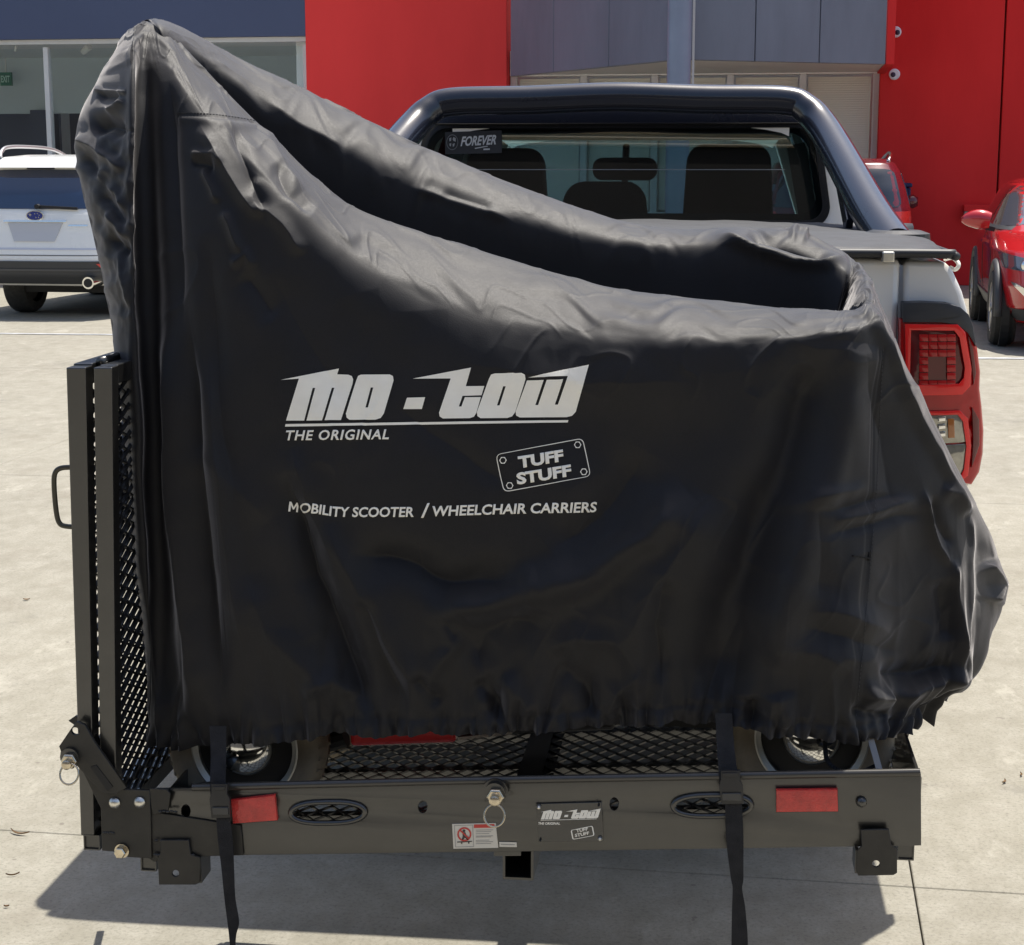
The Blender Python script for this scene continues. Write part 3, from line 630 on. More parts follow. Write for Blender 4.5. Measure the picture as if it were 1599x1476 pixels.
obj('ceramic_border', lean(plate([win(.016, .06), [(UX+(x-UX)*.965, zc_+.002+(z-zc_)*.86) for x, z in win(.016, .06)]], YC+.013, .002, False)), mat('ceramic_black', (.006, .006, .008), .4), rw)
bm = BM(); zz = P(1000, 265, YC).z; box(bm, UX-hw*.78, UX+hw*.78, YC+.004, YC+.0055, zz-.001, zz+.001); obj('heater_line', lean(bm), mat('heater', (.35, .36, .36), .4), rw)
# roof, pillars, doors, hood
bm = BM(); rings = []
for y, hwid, z in ((YC+.05, .52, 1.738), (5.8, .56, 1.765), (6.4, .56, 1.77), (6.75, .54, 1.755), (7.0, .52, 1.72)):
    rings.append([bm.verts.new((UX+hwid*math.sin(a), y, z-.012-.05*(1-math.cos(a)))) for a in np.linspace(-1.45, 1.45, 15)]+[bm.verts.new((UX+hwid*math.sin(a), y, z-.05-.05*(1-math.cos(a)))) for a in np.linspace(1.45, -1.45, 15)])
for A, B in zip(rings, rings[1:]):
    for k in range(30): bm.faces.new((A[k], A[(k+1) % 30], B[(k+1) % 30], B[k]))
bm.faces.new(rings[0]); bm.faces.new(rings[-1]); obj('roof', bm, UTE, pk, True, True, auto=40)
HL = mat('headliner', (.30, .29, .27), .9)
bm = BM(); box(bm, UX-.53, UX+.53, YC+.10, 6.9, 1.655, 1.665); obj('headliner', bm, HL, pk)
for s in (-1, 1):
    X = lambda d: UX+s*d
    bm = BM(); bar(bm, (X(.75), 5.42, 1.20), (X(.58), 5.50, 1.70), .07, .05, Vector((0, 1, 0))); bar(bm, (X(.75), 6.25, 1.2), (X(.58), 6.25, 1.71), .07, .05, Vector((0, 1, 0))); bar(bm, (X(.74), 7.65, 1.16), (X(.54), 6.95, 1.70), .07, .06, Vector((0, 1, 0)))
    bar(bm, (X(.58), 5.45, 1.70), (X(.56), 6.95, 1.71), .05, .05); obj('pillar', bm, UTE, pk, True, bevel=.01)
    bm = BM(); box(bm, min(X(.80), X(.87)), max(X(.80), X(.87)), YC+.06, 7.65, .50, 1.19); dr = obj('door', bm, UTE, pk, True, bevel=.03)
    bm = BM(); hexa(bm, [(X(.75), 5.48, 1.2), (X(.75), 7.5, 1.2), (X(.742), 7.5, 1.2), (X(.742), 5.48, 1.2), (X(.59), 5.55, 1.68), (X(.55), 6.98, 1.68), (X(.542), 6.98, 1.68), (X(.582), 5.55, 1.68)]); obj('side_window', bm, glass('side_tint', (.25, .27, .27)), pk)
    bm = BM(); tube(bm, [(X(.92), 7.3, 1.22), (X(1.02), 7.28, 1.24), (X(1.10), 7.28, 1.24)], .1, 12, rs=[.05, .09, .085]); obj('wing_mirror', bm, DPL, pk, True, True)
ws = glass('windscreen_clear', (.90, .99, 1))
bm = BM(); hexa(bm, [(UX-.76, 7.66, 1.14), (UX+.76, 7.66, 1.14), (UX+.76, 7.665, 1.14), (UX-.76, 7.665, 1.14), (UX-.60, 6.98, 1.72), (UX+.60, 6.98, 1.72), (UX+.60, 6.985, 1.72), (UX-.60, 6.985, 1.72)]); obj('windscreen', bm, ws, pk)
bm = BM(); hexa(bm, [(UX-.84, 7.6, .55), (UX+.84, 7.6, .55), (UX+.80, 8.9, .55), (UX-.80, 8.9, .55), (UX-.84, 7.6, 1.13), (UX+.84, 7.6, 1.13), (UX+.74, 8.85, 1.02), (UX-.74, 8.85, 1.02)]); obj('bonnet', bm, UTE, pk, True, bevel=.06)
bm = BM(); hexa(bm, [(UX-.78, 7.0, .95), (UX+.78, 7.0, .95), (UX+.78, 7.6, .95), (UX-.78, 7.6, .95), (UX-.76, 7.05, 1.15), (UX+.76, 7.05, 1.15), (UX+.76, 7.6, 1.12), (UX-.76, 7.6, 1.12)]); obj('dashboard', bm, DARK, pk, True, bevel=.03)
bm = BM(); box(bm, UX-.78, UX+.78, YC+.08, 7.5, .52, .60); obj('cab_floor', bm, DARK, pk)
bm = BM(); box(bm, UX-.74, UX+.74, YC+.10, YC+.26, .70, 1.385); obj('rear_seat_back', bm, SEAT, pk, True, bevel=.04)
def headrest(u0, u1, v0, v1, Y, d=.12, top=None):
    a, b = P(u0, v1, Y), P(u1, v0, Y); bm = BM(); pl = rrect((a.x+b.x)/2, (a.z+b.z)/2, (b.x-a.x)/2, (b.z-a.z)/2, .045, 6)
    pl = [((a.x+b.x)/2+(x-(a.x+b.x)/2)*(1-.12*(z-a.z)/(b.z-a.z)), z) for x, z in pl]
    bm = plate([pl], Y, d, False, .02); obj('headrest', bm, SEAT, pk, True, True, auto=40)
headrest(883, 1003, 294, 360, YC+.14, .10); headrest(1072, 1203, 234, 372, 6.30, .14); headrest(700, 846, 240, 372, 6.30, .14)
bm = BM()
for u0, u1 in ((1050, 1230), (676, 862)): a, b = P(u0, 330, 6.25), P(u1, 330, 6.25); box(bm, a.x, b.x, 6.22, 6.42, .65, a.z-.04)
obj('front_seat', bm, SEAT, pk, True, bevel=.05)
a = P(976, 264, 6.85)
bm = plate([rrect(a.x, a.z, .118, .036, .03, 8)], 6.83, .03, False, .008); im = obj('interior_mirror', bm, DARK, pk, True, True, auto=40)
bm = BM(); tube(bm, [(a.x, 6.87, a.z), (a.x, 6.93, a.z+.09)], .014, 8); box(bm, a.x-.012, a.x+.012, 6.835, 6.85, a.z-.055, a.z-.03); obj('mirror_stem', bm, DARK, im)
# interior trim that shows at the right of the glass
bm = BM(); bar(bm, P(1262, 340, 5.9), P(1243, 225, 5.9), .06, .05, Vector((0, 1, 0))); obj('pillar_trim', bm, mat('trim_grey', (.12, .12, .12), .7), pk)
# sticker on the glass
sk = [(691, 206), (780, 203), (781, 239), (692, 241)]
st = obj('window_sticker', lean(plate([sk], YC-.0015, .001)), mat('sticker_black', (.035, .036, .04), .4, 0, .2, 30), rw)
Ys = YC-.0035
bm = text_fit('FOREVER', P(775, 225, YC).x-P(716, 225, YC).x, .030, .22, .03)
o0 = P(716, 228.5, YC)
for v in bm.verts: v.co = (o0.x+v.co.x, Ys, o0.z+v.co.y+v.co.x*.05)
SW = mat('sticker_white', (.62, .63, .64), .5); obj('lettering', lean(bm), SW, rw)
e0 = P(703, 222, YC); bm = BM()
ring = curve2d([ell(0, 0, .0185, .024, 24), ell(0, 0, .0165, .0215, 24)], .0002)
for v in ring.verts: v.co = (e0.x+v.co.x, Ys, e0.z+v.co.y)
obj('emblem_ring', lean(ring), mat('emblem_grey', (.3, .3, .31), .5), rw)
bm = curve2d([[(-.010, .012), (-.003, .015), (-.004, .004), (-.009, .003)], [(.003, .016), (.010, .013), (.011, .002), (.004, .004), (.001, .009)], [(-.009, -.004), (-.003, -.003), (-.004, -.013), (-.008, -.011)], [(.001, -.005), (.008, -.003), (.006, -.012), (.002, -.014)]], .0002)
for v in bm.verts: v.co = (e0.x+v.co.x, Ys, e0.z+v.co.y)
obj('emblem', lean(bm), SW, rw)
bm = plate([[(738, 231), (758, 227.6), (759, 228.6), (739, 232.4)], [(752, 232), (762, 231.6), (762, 234), (752, 234.4)]], Ys-.0002, .0004); obj('underline', lean(bm, 1.3), SW, rw)
# sports bar: main hoop with legs leaning back to the bed rails
def hoop(Yt, r, top, leg, name, m, rs=None):
    pts = smooth_path([leg[0], leg[1]]+top+[(mir(p[0]), p[1], p[2]) for p in []], 8); return pts
T = [P(1398, 388, 4.42), P(1362, 335, 4.62), P(1312, 245, 4.98), P(1284, 198, 5.16), P(1260, 171, 5.22), P(1224, 157, 5.24), P(1100, 155, 5.24)]
zt_ = T[-1].z; right = [Vector(p) for p in T]; right[-1].z = zt_
half = [Vector((p.x, p.y, p.z)) for p in right]; left = [Vector((mir(p.x), p.y, p.z)) for p in half][::-1]
mid = [Vector((UX, 5.24, zt_+.008))]
pts = smooth_path(half+mid+left, 10); nn = len(pts)
rs_ = [.042+.012*max(0, 1-min(i, nn-1-i)/45) for i in range(nn)]
bm = BM(); tube(bm, pts, .04, 28, rs=rs_); obj('sports_bar', bm, TUBE, pk, True, True, auto=60); sb = bpy.data.objects['sports_bar']
obj('roof_edge_black_strip', lean(plate([[(UX-.60, 1.685), (UX+.60, 1.685), (UX+.58, 1.71), (UX+.52, 1.75), (UX-.52, 1.75), (UX-.58, 1.71)]], YC-.016, .012, False, .002)), TUBE, cabw, True)  # black strip along the top of the cab back wall
for s in (-1, 1):
    X = half[0].x if s > 0 else left[-1].x
    bm = BM(); lathe(bm, [(-.012, .085), (.004, .083), (.012, .06)], (X, 4.42, zt0+.012), 'Z', 28); obj('bar_foot', bm, mat('foot_rubber', (.02, .02, .022), .5), sb)
    bm = BM(); a = half[1] if s > 0 else left[-2]; bar(bm, (a.x-s*.05, a.y+.1, zt0+.02), (a.x-s*.08, 5.12, a.z+.22), .02, .05); obj('bar_brace', bm, TUBE, sb, True, bevel=.004)
# tail lights: black cap, red housing wrapping round the corner, inner lenses
LR = mat('lamp_red', (.46, .006, .008), .16, 0, .15, 14, spec=.4, coat=.35); LRB = mat('lamp_red_bright', (.85, .018, .016), .16, spec=.4, coat=.35)
LDK = mat('lamp_smoke', (.12, .004, .006), .12, spec=.4, coat=.4); LCL = mat('lamp_clear', (.38, .36, .30), .08, .55, .25, 60, spec=.9, coat=1.); AMB = mat('lamp_amber', (.40, .13, .02), .2, coat=1.)
def wrap(bm, k=1.0, mirror=False):
    for v in bm.verts:
        t = max(0, (v.co.x-(xo_-.095))/.095); v.co.y += .042*t*t*k
        if mirror: v.co.x = mir(v.co.x)
    return bm
def dens(bm):
    bmesh.ops.triangulate(bm, faces=bm.faces)
    for _ in range(3):
        ed = [e for e in bm.edges if e.calc_length() > .03]
        if ed: bmesh.ops.subdivide_edges(bm, edges=ed, cuts=1)
    return bm
for mr in (False, True):
    tl = obj('tail_light', wrap(dens(plate([[(1411, 504), (1470, 505), (1496, 509), (1513, 521), (1524, 548), (1530, 585), (1529, 612), (1533, 640), (1537, 680), (1536, 715), (1530, 742), (1519, 756), (1505, 752), (1411, 700)]], YT-.045, .05, bevel=.008)), mirror=mr), LR, pk, True, True, auto=40)
    f = lambda nm, ol, m, y, th=.006: obj(nm, wrap(dens(plate(ol, y, th, bevel=.001)), mirror=mr), m, tl, True, True, auto=40)
    f('lamp_cap', [[(1411, 474), (1440, 473), (1480, 475), (1500, 481), (1514, 493), (1521, 512), (1526, 540), (1514, 521), (1497, 507), (1470, 503), (1411, 503)]], mat('cap_black', (.03, .032, .038), .5), YT-.052, .055)
    f('stop_lens', [[(1420, 514), (1492, 514), (1503, 526), (1511, 575), (1510, 592), (1500, 602), (1419, 603)]], LDK, YT-.050)
    f('lamp_border', [[(1414, 507), (1496, 508), (1508, 520), (1519, 578), (1517, 605), (1504, 617), (1416, 617)], [(1422, 515), (1420, 602), (1499, 601), (1507, 592), (1509, 576), (1500, 528), (1491, 516)]], LRB, YT-.056, .010)
    f('lamp_border', [[(1411, 643), (1500, 643), (1513, 656), (1519, 700), (1514, 746), (1504, 752), (1411, 750)], [(1413, 648), (1413, 745), (1503, 745), (1508, 735), (1512, 700), (1506, 660), (1497, 648)]], LRB, YT-.052, .008)
    f('reverse_lens', [[(1413, 649), (1496, 649), (1505, 661), (1510, 692), (1413, 692)]], LCL, YT-.049)
    f('indicator_lens', [[(1413, 696), (1510, 696), (1507, 735), (1500, 744), (1413, 744)]], LCL, YT-.049)
    f('amber_bulb', [[(1481, 655), (1490, 655), (1491, 684), (1482, 684)]], AMB, YT-.052, .004)
    f('side_lens', [[(1522, 642), (1533, 660), (1534, 700), (1522, 730), (1524, 690)]], LDK, YT-.050)
    f('side_lens', [[(1515, 530), (1522, 548), (1527, 585), (1524, 600), (1521, 570)]], LDK, YT-.050)
    for r_ in range(7):
        for c_ in range(4):
            if 2 < r_ < 6 and 0 < c_ < 3: continue
            u, v = 1436+c_*14.5, 523+r_*12
            f('lamp_reflector', [[(u, v), (u+12.5, v), (u+13, v+9.5), (u+.5, v+9.5)]], LR, YT-.0545, .004)
    for v_ in (652, 664, 676): f('bulb_rib', [[(1466, v_), (1476, v_-1), (1476, v_+5), (1466, v_+6)]], CHR, YT-.052, .003)
for (y) in (4.55, 7.9):
    for s in (-1, 1): wheel(pk, s*.69, y-YT, .385, .25, s, ALLOY)
# ================= carrier =================
YP = 2.62
cr = thing('hitch_carrier', 'black steel mesh platform carrier with folded-up ramp hitched behind the pickup', 'carrier', (P(808, 1330, YP).x, 3.0, 0))
a, b = P(379, 1334.6, YP), P(1437, 1319.7, YP); CS = (b.z-a.z)/(b.x-a.x); CZ = a.z-CS*a.x
cz = lambda x: CZ+CS*x
TH = .006
def slot(cx, cy, w_, h_, rot=-.014, dog=0.): 
    pts = []
    for k in range(28):
        an = 2*math.pi*k/28; c, s = math.cos(an), math.sin(an); x = w_*math.copysign(abs(c)**.7, c); y = h_*s*(1+dog*(abs(c)**2)); pts.append((cx+x, cy+y+x*rot))
    return pts
h1 = slot(512, 1269, 57, 15); h2 = slot(1112, 1258, 60, 15)
outl = [(236, 1236), (240, 1233), (700, 1221.5), (1437, 1209), (1437.5, 1319.7), (1000, 1326.5), (380, 1334.8), (240, 1337)]
pa = obj('rear_plate', plate([outl, ell(290, 1267, 8.5, 11.5), h1, ell(660, 1260, 8.5, 10.5), ell(959, 1255.5, 8.5, 11), h2], YP, TH, bevel=.0012), BLK, cr, True, True, auto=30)
# rolled top lip, its colour lightened to show the light it catches
bm = BM(); p0, p1 = P(300, 1228, YP), P(1437, 1206, YP)
pth = [P(u, v, YP-.002) for u, v in ((300, 1230.5), (700, 1220.5), (1100, 1213), (1437, 1207))]
tube(bm, [q+Vector((0, .004, -.0005)) for q in pth], .0065, 12); obj('top_lip', bm, mat('lit_lip_coat', (.05, .046, .04), .22, coat=.3), cr, True, True, auto=60)
for h, cx_, cy_ in ((h1, 512, 1269), (h2, 1112, 1258)):
    bm = BM(); tube(bm, [P(cx_+(u-cx_)*1.02, cy_+(v-cy_)*1.10, YP-.001) for u, v in h], .0048, 8, closed=True); obj('slot_rim', bm, BLK, pa, True, True)
# overlapping gusset panels at the left
G2 = mat('black_powder_coat_worn', (.026, .024, .021), .42, 0, .3, 20, .08, 250, spec=.5)
obj('corner_gusset', plate([[(235, 1233), (262, 1232), (262, 1262), (240, 1270), (375, 1290), (379, 1335), (313, 1337), (305, 1345), (240, 1345), (230, 1338)]], YP-.005, .004, bevel=.001), G2, cr)
obj('weld_tab', plate([[(234, 1232), (260, 1234), (265, 1240), (262, 1266), (240, 1272), (237, 1262)]], YP-.009, .0035, bevel=.001), G2, cr)
hp = [(130, 1205), (150, 1210), (190, 1234), (233, 1235), (236, 1340), (200, 1338), (185, 1330), (160, 1328), (158, 1262), (147, 1240)]
hinge = obj('hinge_plate', plate([hp], YP-.010, .006, bevel=.001), G2, cr)
lv = [(93, 1166), (112, 1138), (120, 1128), (132, 1133), (147, 1160), (168, 1190), (196, 1230), (180, 1240), (160, 1238), (120, 1195), (98, 1180)]
obj('latch_plate', plate([lv, ell(117.5, 1142, 7.5, 6.5, 16, .4)], YP-.020, .007, bevel=.001), G2, cr)
obj('latch_plate', plate([[(108, 1126), (118, 1119), (133, 1126), (160, 1165), (150, 1172), (128, 1140)]], YP+.014, .007, bevel=.001), G2, cr)
obj('latch_slot', plate([[(141, 1198), (150, 1195), (176, 1229), (168, 1236)]], YP-.0215, .002), DARK, hinge)
def bolt(u, v, r, m, Y, lab='bolt', dome=True):
    c = P(u, v, Y); bm = BM()
    if dome: lathe(bm, [(0, r), (-.003, r), (-.0065, r*.72), (-.0085, r*.3)], c, 'Y', 24)
    else:
        lathe(bm, [(0, r*1.25), (-.002, r*1.25)], c, 'Y', 24); lathe(bm, [(-.002, r), (-.012, r), (-.0135, r*.85)], c, 'Y', 6)
    obj(lab, bm, m, cr, True, dome, auto=35)
bolt(179.5, 1253.5, .0095, ZNC, YP-.010); bolt(218.5, 1252.5, .0095, ZNC, YP-.010); bolt(190.5, 1328.5, .0098, BRS, YP-.012, dome=False)
bolt(1345, 1252, .0085, BLK, YP-.001)
for k, (u, v, w_) in enumerate(((170, 1301, 7), (262, 1268, 12), (262, 1313.5, 18), (246, 1335, 4), (296, 1336, 5))):
    bm = BM()
    for q in range(5): c = P(u-w_+2*w_*q/4, v+random.uniform(-1, 1), YP-.010); bmesh.ops.create_icosphere(bm, subdivisions=1, radius=.0032, matrix=Matrix.Translation(c)@Matrix.Diagonal((1.3, .6, .8, 1)))
    obj('weld_bead', bm, BLKM, cr, True, True)
# foot brackets
def bracket(pl, hole, side, nm='foot_bracket'):
    o = obj(nm, plate([pl, hole], YP-.012, .005, bevel=.001), G2, cr, True)
    a, b_ = P(*side[0], YP-.012), P(*side[1], YP-.012); bm = BM(); box(bm, a.x-.0025, a.x+.0025, YP-.007, YP+.045, b_.z, a.z); obj('bracket_side', bm, BLK, o)
    return o
bracket([(252, 1313), (294, 1313), (297, 1336), (312, 1340), (311, 1378), (305, 1381), (249, 1381), (247, 1345), (251, 1334)], ell(274, 1364, 6.3, 6, 18), ((310, 1340), (311, 1381)))
bracket([(1345, 1297), (1387, 1296), (1391, 1320), (1400, 1328), (1400, 1363), (1395, 1366), (1341, 1367), (1338, 1361), (1339, 1330), (1347, 1322)], ell(1368, 1349, 6.8, 6, 18), ((1339, 1330), (1339, 1366)))
def sq_tube(u0, v0, u1, v1, y0, y1, wall, name, m=BLK, inner=True):
    a, b = P(u0, v1, y0), P(u1, v0, y0); x0, x1, z0, z1 = a.x, b.x, a.z, b.z; bm = BM()
    for q in ((x0, x1, z0, z0+wall), (x0, x1, z1-wall, z1), (x0, x0+wall, z0+wall+.0001, z1-wall-.0001), (x1-wall, x1, z0+wall+.0001, z1-wall-.0001)): box(bm, q[0], q[1], y0, y1, q[2], q[3])
    if not inner: box(bm, x0+wall, x1-wall, y0+.004, y0+.008, z0+wall, z1-wall)
    return obj(name, bm, m, cr)
sq_tube(785, 1326, 833, 1373, YP+.01, 3.72, .004, 'hitch_tube')
sq_tube(220, 1338, 243, 1360, YP+.012, 2.80, .002, 'under_tube', inner=False)
sq_tube(1401, 1320, 1428, 1343, YP+.012, 2.80, .002, 'under_tube', inner=False)
# reflectors
for pl in ([(362, 1252), (427, 1244), (431, 1280), (365, 1285)], [(1214, 1236), (1306, 1235), (1307, 1266), (1214, 1267)]):
    r_ = obj('reflector', plate([pl], YP-.012, .011, bevel=.002), REDR, cr, True, True, auto=40)
    c = (sum(p[0] for p in pl)/4, sum(p[1] for p in pl)/4)
    obj('reflector_tray', plate([[(c[0]+(u-c[0])*1.05, c[1]+(v-c[1])*1.12) for u, v in pl]], YP-.004, .0035), DPL, r_)
# spring plungers with split rings
def plunger(u, v, k, ru, rv, rr, nm='locking_pin'):
    c = P(u, v-9, YP-.012); bm = BM()
    lathe(bm, [(0, .020*k), (-.004, .020*k), (-.004, .0165*k), (-.014, .0165*k)], c, 'Y', 28); o = obj(nm, bm, BLK, cr, True, True, auto=30)
    bm = BM(); c2 = c+Vector((.002*k, 0, -.004*k)); lathe(bm, [(-.014, .0145*k), (-.022, .0145*k), (-.024, .012*k)], c2, 'Y', 6); obj('pin_nut', bm, BRS, o, True, bevel=.001)
    bm = BM(); lathe(bm, [(-.024, .007*k), (-.028, .007*k), (-.030, .0085*k), (-.034, .0085*k), (-.036, .005*k)], c2+Vector((0, 0, -.002*k)), 'Y', 20); obj('pin_knob', bm, BRS, o, True, True, auto=35)
    cc = P(ru, rv+3, YP-.046); bm = BM(); tube(bm, [cc+Vector((math.cos(a)*rr, .006*math.sin(a), math.sin(a)*rr)) for a in [2*math.pi*i/40 for i in range(40)]], .0017, 10, closed=True); obj('split_ring', bm, BRS, o, True, True)
plunger(774, 1243, 1.0, 772, 1271, .0162); plunger(113, 1188, .95, 108, 1206, .0155)
# stickers and acrylic name plate on the plate
PAP = mat('sticker_paper', (.72, .68, .60), .4); SRED = mat('sticker_red', (.60, .05, .04), .4); SBK = mat('sticker_ink', (.06, .05, .05), .5); SGR = mat('sticker_line', (.36, .34, .32), .5)
sk = obj('warning_sticker', plate([[(706, 1287), (774, 1285.5), (778, 1324), (708, 1325.5)]], YP-.0016, .0013), PAP, cr)
def dec(name, ol, m, par, d=.0003, Y=YP-.0017): return obj(name, plate(ol, Y-d, .0003), m, par)
dec('sticker_header', [[(740, 1287.7), (772, 1287), (772.7, 1292.6), (740, 1293.2)]], SRED, sk)
dec('sticker_frame', [[(709, 1289), (738.5, 1288.3), (740, 1322.7), (711, 1323.3)], [(709.8, 1289.8), (711.8, 1322.5), (739.2, 1321.9), (737.7, 1289.1)]], SGR, sk)
dec('prohibition_ring', [ell(725, 1303, 11, 11, 30), ell(725, 1303, 8.6, 8.6, 30)], SRED, sk, .0006)
dec('prohibition_bar', [[(717, 1297), (719, 1295.5), (733, 1309), (731.5, 1310.6)]], SRED, sk, .0010)
dec('pictogram', [ell(724.5, 1297.5, 2.2, 2, 12), [(722, 1300), (726.5, 1300), (728.5, 1306), (732, 1311), (730, 1312), (726, 1308.5), (723, 1312), (721, 1311), (722.5, 1306)], [(714, 1314.5), (737, 1313.3), (737, 1314.7), (733, 1315), (733, 1317.5), (731, 1317.5), (731, 1315.2), (722, 1315.7), (722, 1318), (720, 1318), (720, 1315.8), (714, 1316)]], SBK, sk, .0006)
for i, v in enumerate((1296.2, 1298.8, 1302, 1305.5, 1307.2, 1312.2, 1314.6, 1317.3)): dec('text_line', [[(743, v), (770-3*(i % 3), v-.5), (770-3*(i % 3), v+.3), (743, v+.8)]], SGR, sk)
s2 = obj('serial_sticker', plate([[(779.5, 1315), (806.5, 1315.6), (807, 1323), (780, 1322.5)]], YP-.0014, .0011), PAP, cr)
dec('text_line', [[(782, 1318.2), (804, 1318.8), (804, 1319.9), (782, 1319.3)]], SGR, s2)
ACR = mat('acrylic_black', (.018, .018, .019), .08, coat=1.)
npx = obj('name_plate', plate([[(837.5, 1256), (939, 1253.5), (942, 1313), (841, 1314.5)]], YP-.0042, .004, bevel=.0004), ACR, cr, True)
for u, v in ((841.5, 1259.5), (937, 1309)): bolt(u, v, .0040, ZNC, YP-.0042, 'rivet')
for u, v in ((844, 1311), (935, 1257)): bolt(u, v, .0020, BLK, YP-.0042, 'rivet')
# logo artwork in photo zoom coordinates -> used on cover (large) and name plate (small)
Z2 = lambda pl: [(400+x/2.757, 540+y/2.757) for x, y in pl]
LOGO = [[(108, 147), (358, 98), (350, 123), (398, 125), (413, 131), (419, 145), (416, 165), (366, 320), (296, 320), (337, 182), (326, 182), (285, 321), (218, 322), (255, 182), (244, 182), (208, 322), (130, 322), (185, 142)],
        [(432, 150), (440, 130), (452, 125), (575, 124), (589, 131), (592, 150), (550, 292), (537, 311), (515, 318), (402, 319), (390, 309), (387, 292)], [(494, 180), (505, 180), (482, 266), (471, 266)],
        [(650, 224), (728, 222), (714, 272), (634, 272)],
        [(675, 142), (926, 94), (903, 174), (983, 173), (971, 213), (889, 216), (873, 262), (884, 262), (899, 222), (968, 221), (948, 290), (938, 306), (920, 312), (805, 313), (791, 304), (788, 288), (838, 141)],
        [(1003, 142), (1012, 124), (1028, 119), (1143, 117), (1157, 124), (1160, 143), (1115, 286), (1102, 304), (1082, 311), (966, 312), (953, 303), (951, 285)], [(1064, 174), (1075, 174), (1048, 257), (1037, 257)],
        [(1166, 149), (1238, 147), (1202, 255), (1214, 255), (1251, 147), (1322, 145), (1286, 253), (1299, 253), (1342, 131), (1172, 136), (1432, 83), (1376, 284), (1360, 301), (1337, 307), (1135, 309), (1119, 300), (1117, 283)],
        [(128, 337), (1344, 320), (1341, 330), (126, 348)]]
BADGE = []
def rq(c4, r, n=5):
    out = []; m = 4
    for i in range(4):
        p = np.array(c4[i], float); a = np.array(c4[i-1], float); b = np.array(c4[(i+1) % 4], float); da = (a-p)/np.linalg.norm(a-p)*r; db = (b-p)/np.linalg.norm(b-p)*r
        for k in range(n+1):
            t = k/n; q = p+da*(1-t)**2+db*t**2; out.append(tuple(q))
    return out
Q = [(1031, 468), (1407, 397), (1441, 562), (1066, 631)]; qc = np.mean(np.array(Q, float), 0)
BADGE += [rq(Q, 26), rq([tuple(qc+(np.array(p)-qc)*np.array((.982, .965))) for p in Q], 22)]
for (x, y) in ((1063, 493), (1384, 427), (1410, 543), (1092, 602)): BADGE += [ell(x, y, 16, 16, 6), ell(x, y, 11, 11, 16)]
def nmap(pl): # artwork -> name plate pixels
    return [(843+(x-108)/1324*95, 1264+(y-83)/265*17.5+(-.012*(x-108)/1324*95)) for x, y in pl]
dec('logo', [nmap(p) for p in LOGO], WHT, npx, .0003, YP-.0044)
def px_text(s, u0, v0, w_, h_, shear, name, par, m, ang=0., bold=.03, Y=YP-.0047):
    bm = text_fit(s, w_, h_, shear, bold); ca, sa = math.cos(ang), math.sin(ang)
    for v in bm.verts: q = P(u0+v.co.x*ca-v.co.y*sa*-1*-1, v0-v.co.y*ca-v.co.x*sa, Y); v.co = q
    return obj(name, bm, m, par)
px_text('THE ORIGINAL', 840, 1288, 35, 4, .15, 'lettering', npx, WHT)
bq = [(891, 1296.5), (925.5, 1289.5), (928.5, 1305), (894, 1311.5)]; bcx = np.mean(np.array(bq), 0)
dec('badge_outline', [rq(bq, 3), rq([tuple(bcx+(np.array(p)-bcx)*.9) for p in bq], 2)], WHT, npx, .0003, YP-.0044)
px_text('TUFF', 900, 1300.4, 19, 5, .1, 'lettering', npx, WHT, .19); px_text('STUFF', 898, 1307.5, 23, 5, .1, 'lettering', npx, WHT, .19)
# deck: side plates, cross members, expanded mesh
XL, XR = P(262, 1300, YP).x, P(1437, 1300, YP).x; YF = 3.34
def sheared(bm):
    for v in bm.verts: v.co.z += cz(v.co.x)
    return bm
bm = BM(); box(bm, XR-.005, XR-.0005, YP+.007, YF, 0, .108); obj('side_plate', sheared(bm), BLK, cr)
bm = BM(); box(bm, XL-.01, XL-.006, YP+.007, YF, 0, .10); obj('side_plate', sheared(bm), BLK, cr)
bm = BM(); box(bm, XL+.001, XL+.05, YP+.03, YF-.01, .004, .075); obj('gap_cover_bar', sheared(bm), BLK, cr)  # bar added to darken the bright gap between ramp and wheel
bm = BM(); box(bm, XL, XR-.006, YF, YF+.005, 0, .05); obj('front_plate', sheared(bm), BLK, cr)
bm = BM()
for y in (2.80, 3.02, 3.22): box(bm, XL+.005, XR-.006, y, y+.022, -.020, -.004)
obj('cross_member', sheared(bm), BLK, cr)
cxm = P(830, 1200, 3.0).x; bm = BM(); box(bm, cxm-.022, cxm+.022, YP+.008, YF-.002, -.012, .006); obj('spine_bar', sheared(bm), BLK, cr)
bm = BM(); px, py = .036, .046; k = 0
x = XL-.8
while x < XR+.8:
    for sg in (1, -1):
        L_ = (YF-YP); dx = sg*L_*px/py; xa, xb, ya, yb = x, x+dx, YP+.012, YF-.004
        lo, hi = XL+.005, XR-.008
        if xb != xa:
            t0, t1 = 0., 1.
            ta, tb = (lo-xa)/(xb-xa), (hi-xa)/(xb-xa); t0 = max(t0, min(ta, tb)); t1 = min(t1, max(ta, tb))
            if t1 > t0:
                A = Vector((xa+(xb-xa)*t0, ya+(yb-ya)*t0, .0 if sg > 0 else .0015)); B = Vector((xa+(xb-xa)*t1, ya+(yb-ya)*t1, .0 if sg > 0 else .0015)); bar(bm, A, B, .0032, .0035)
    x += px
obj('mesh_deck', sheared(bm), BLKM, cr)
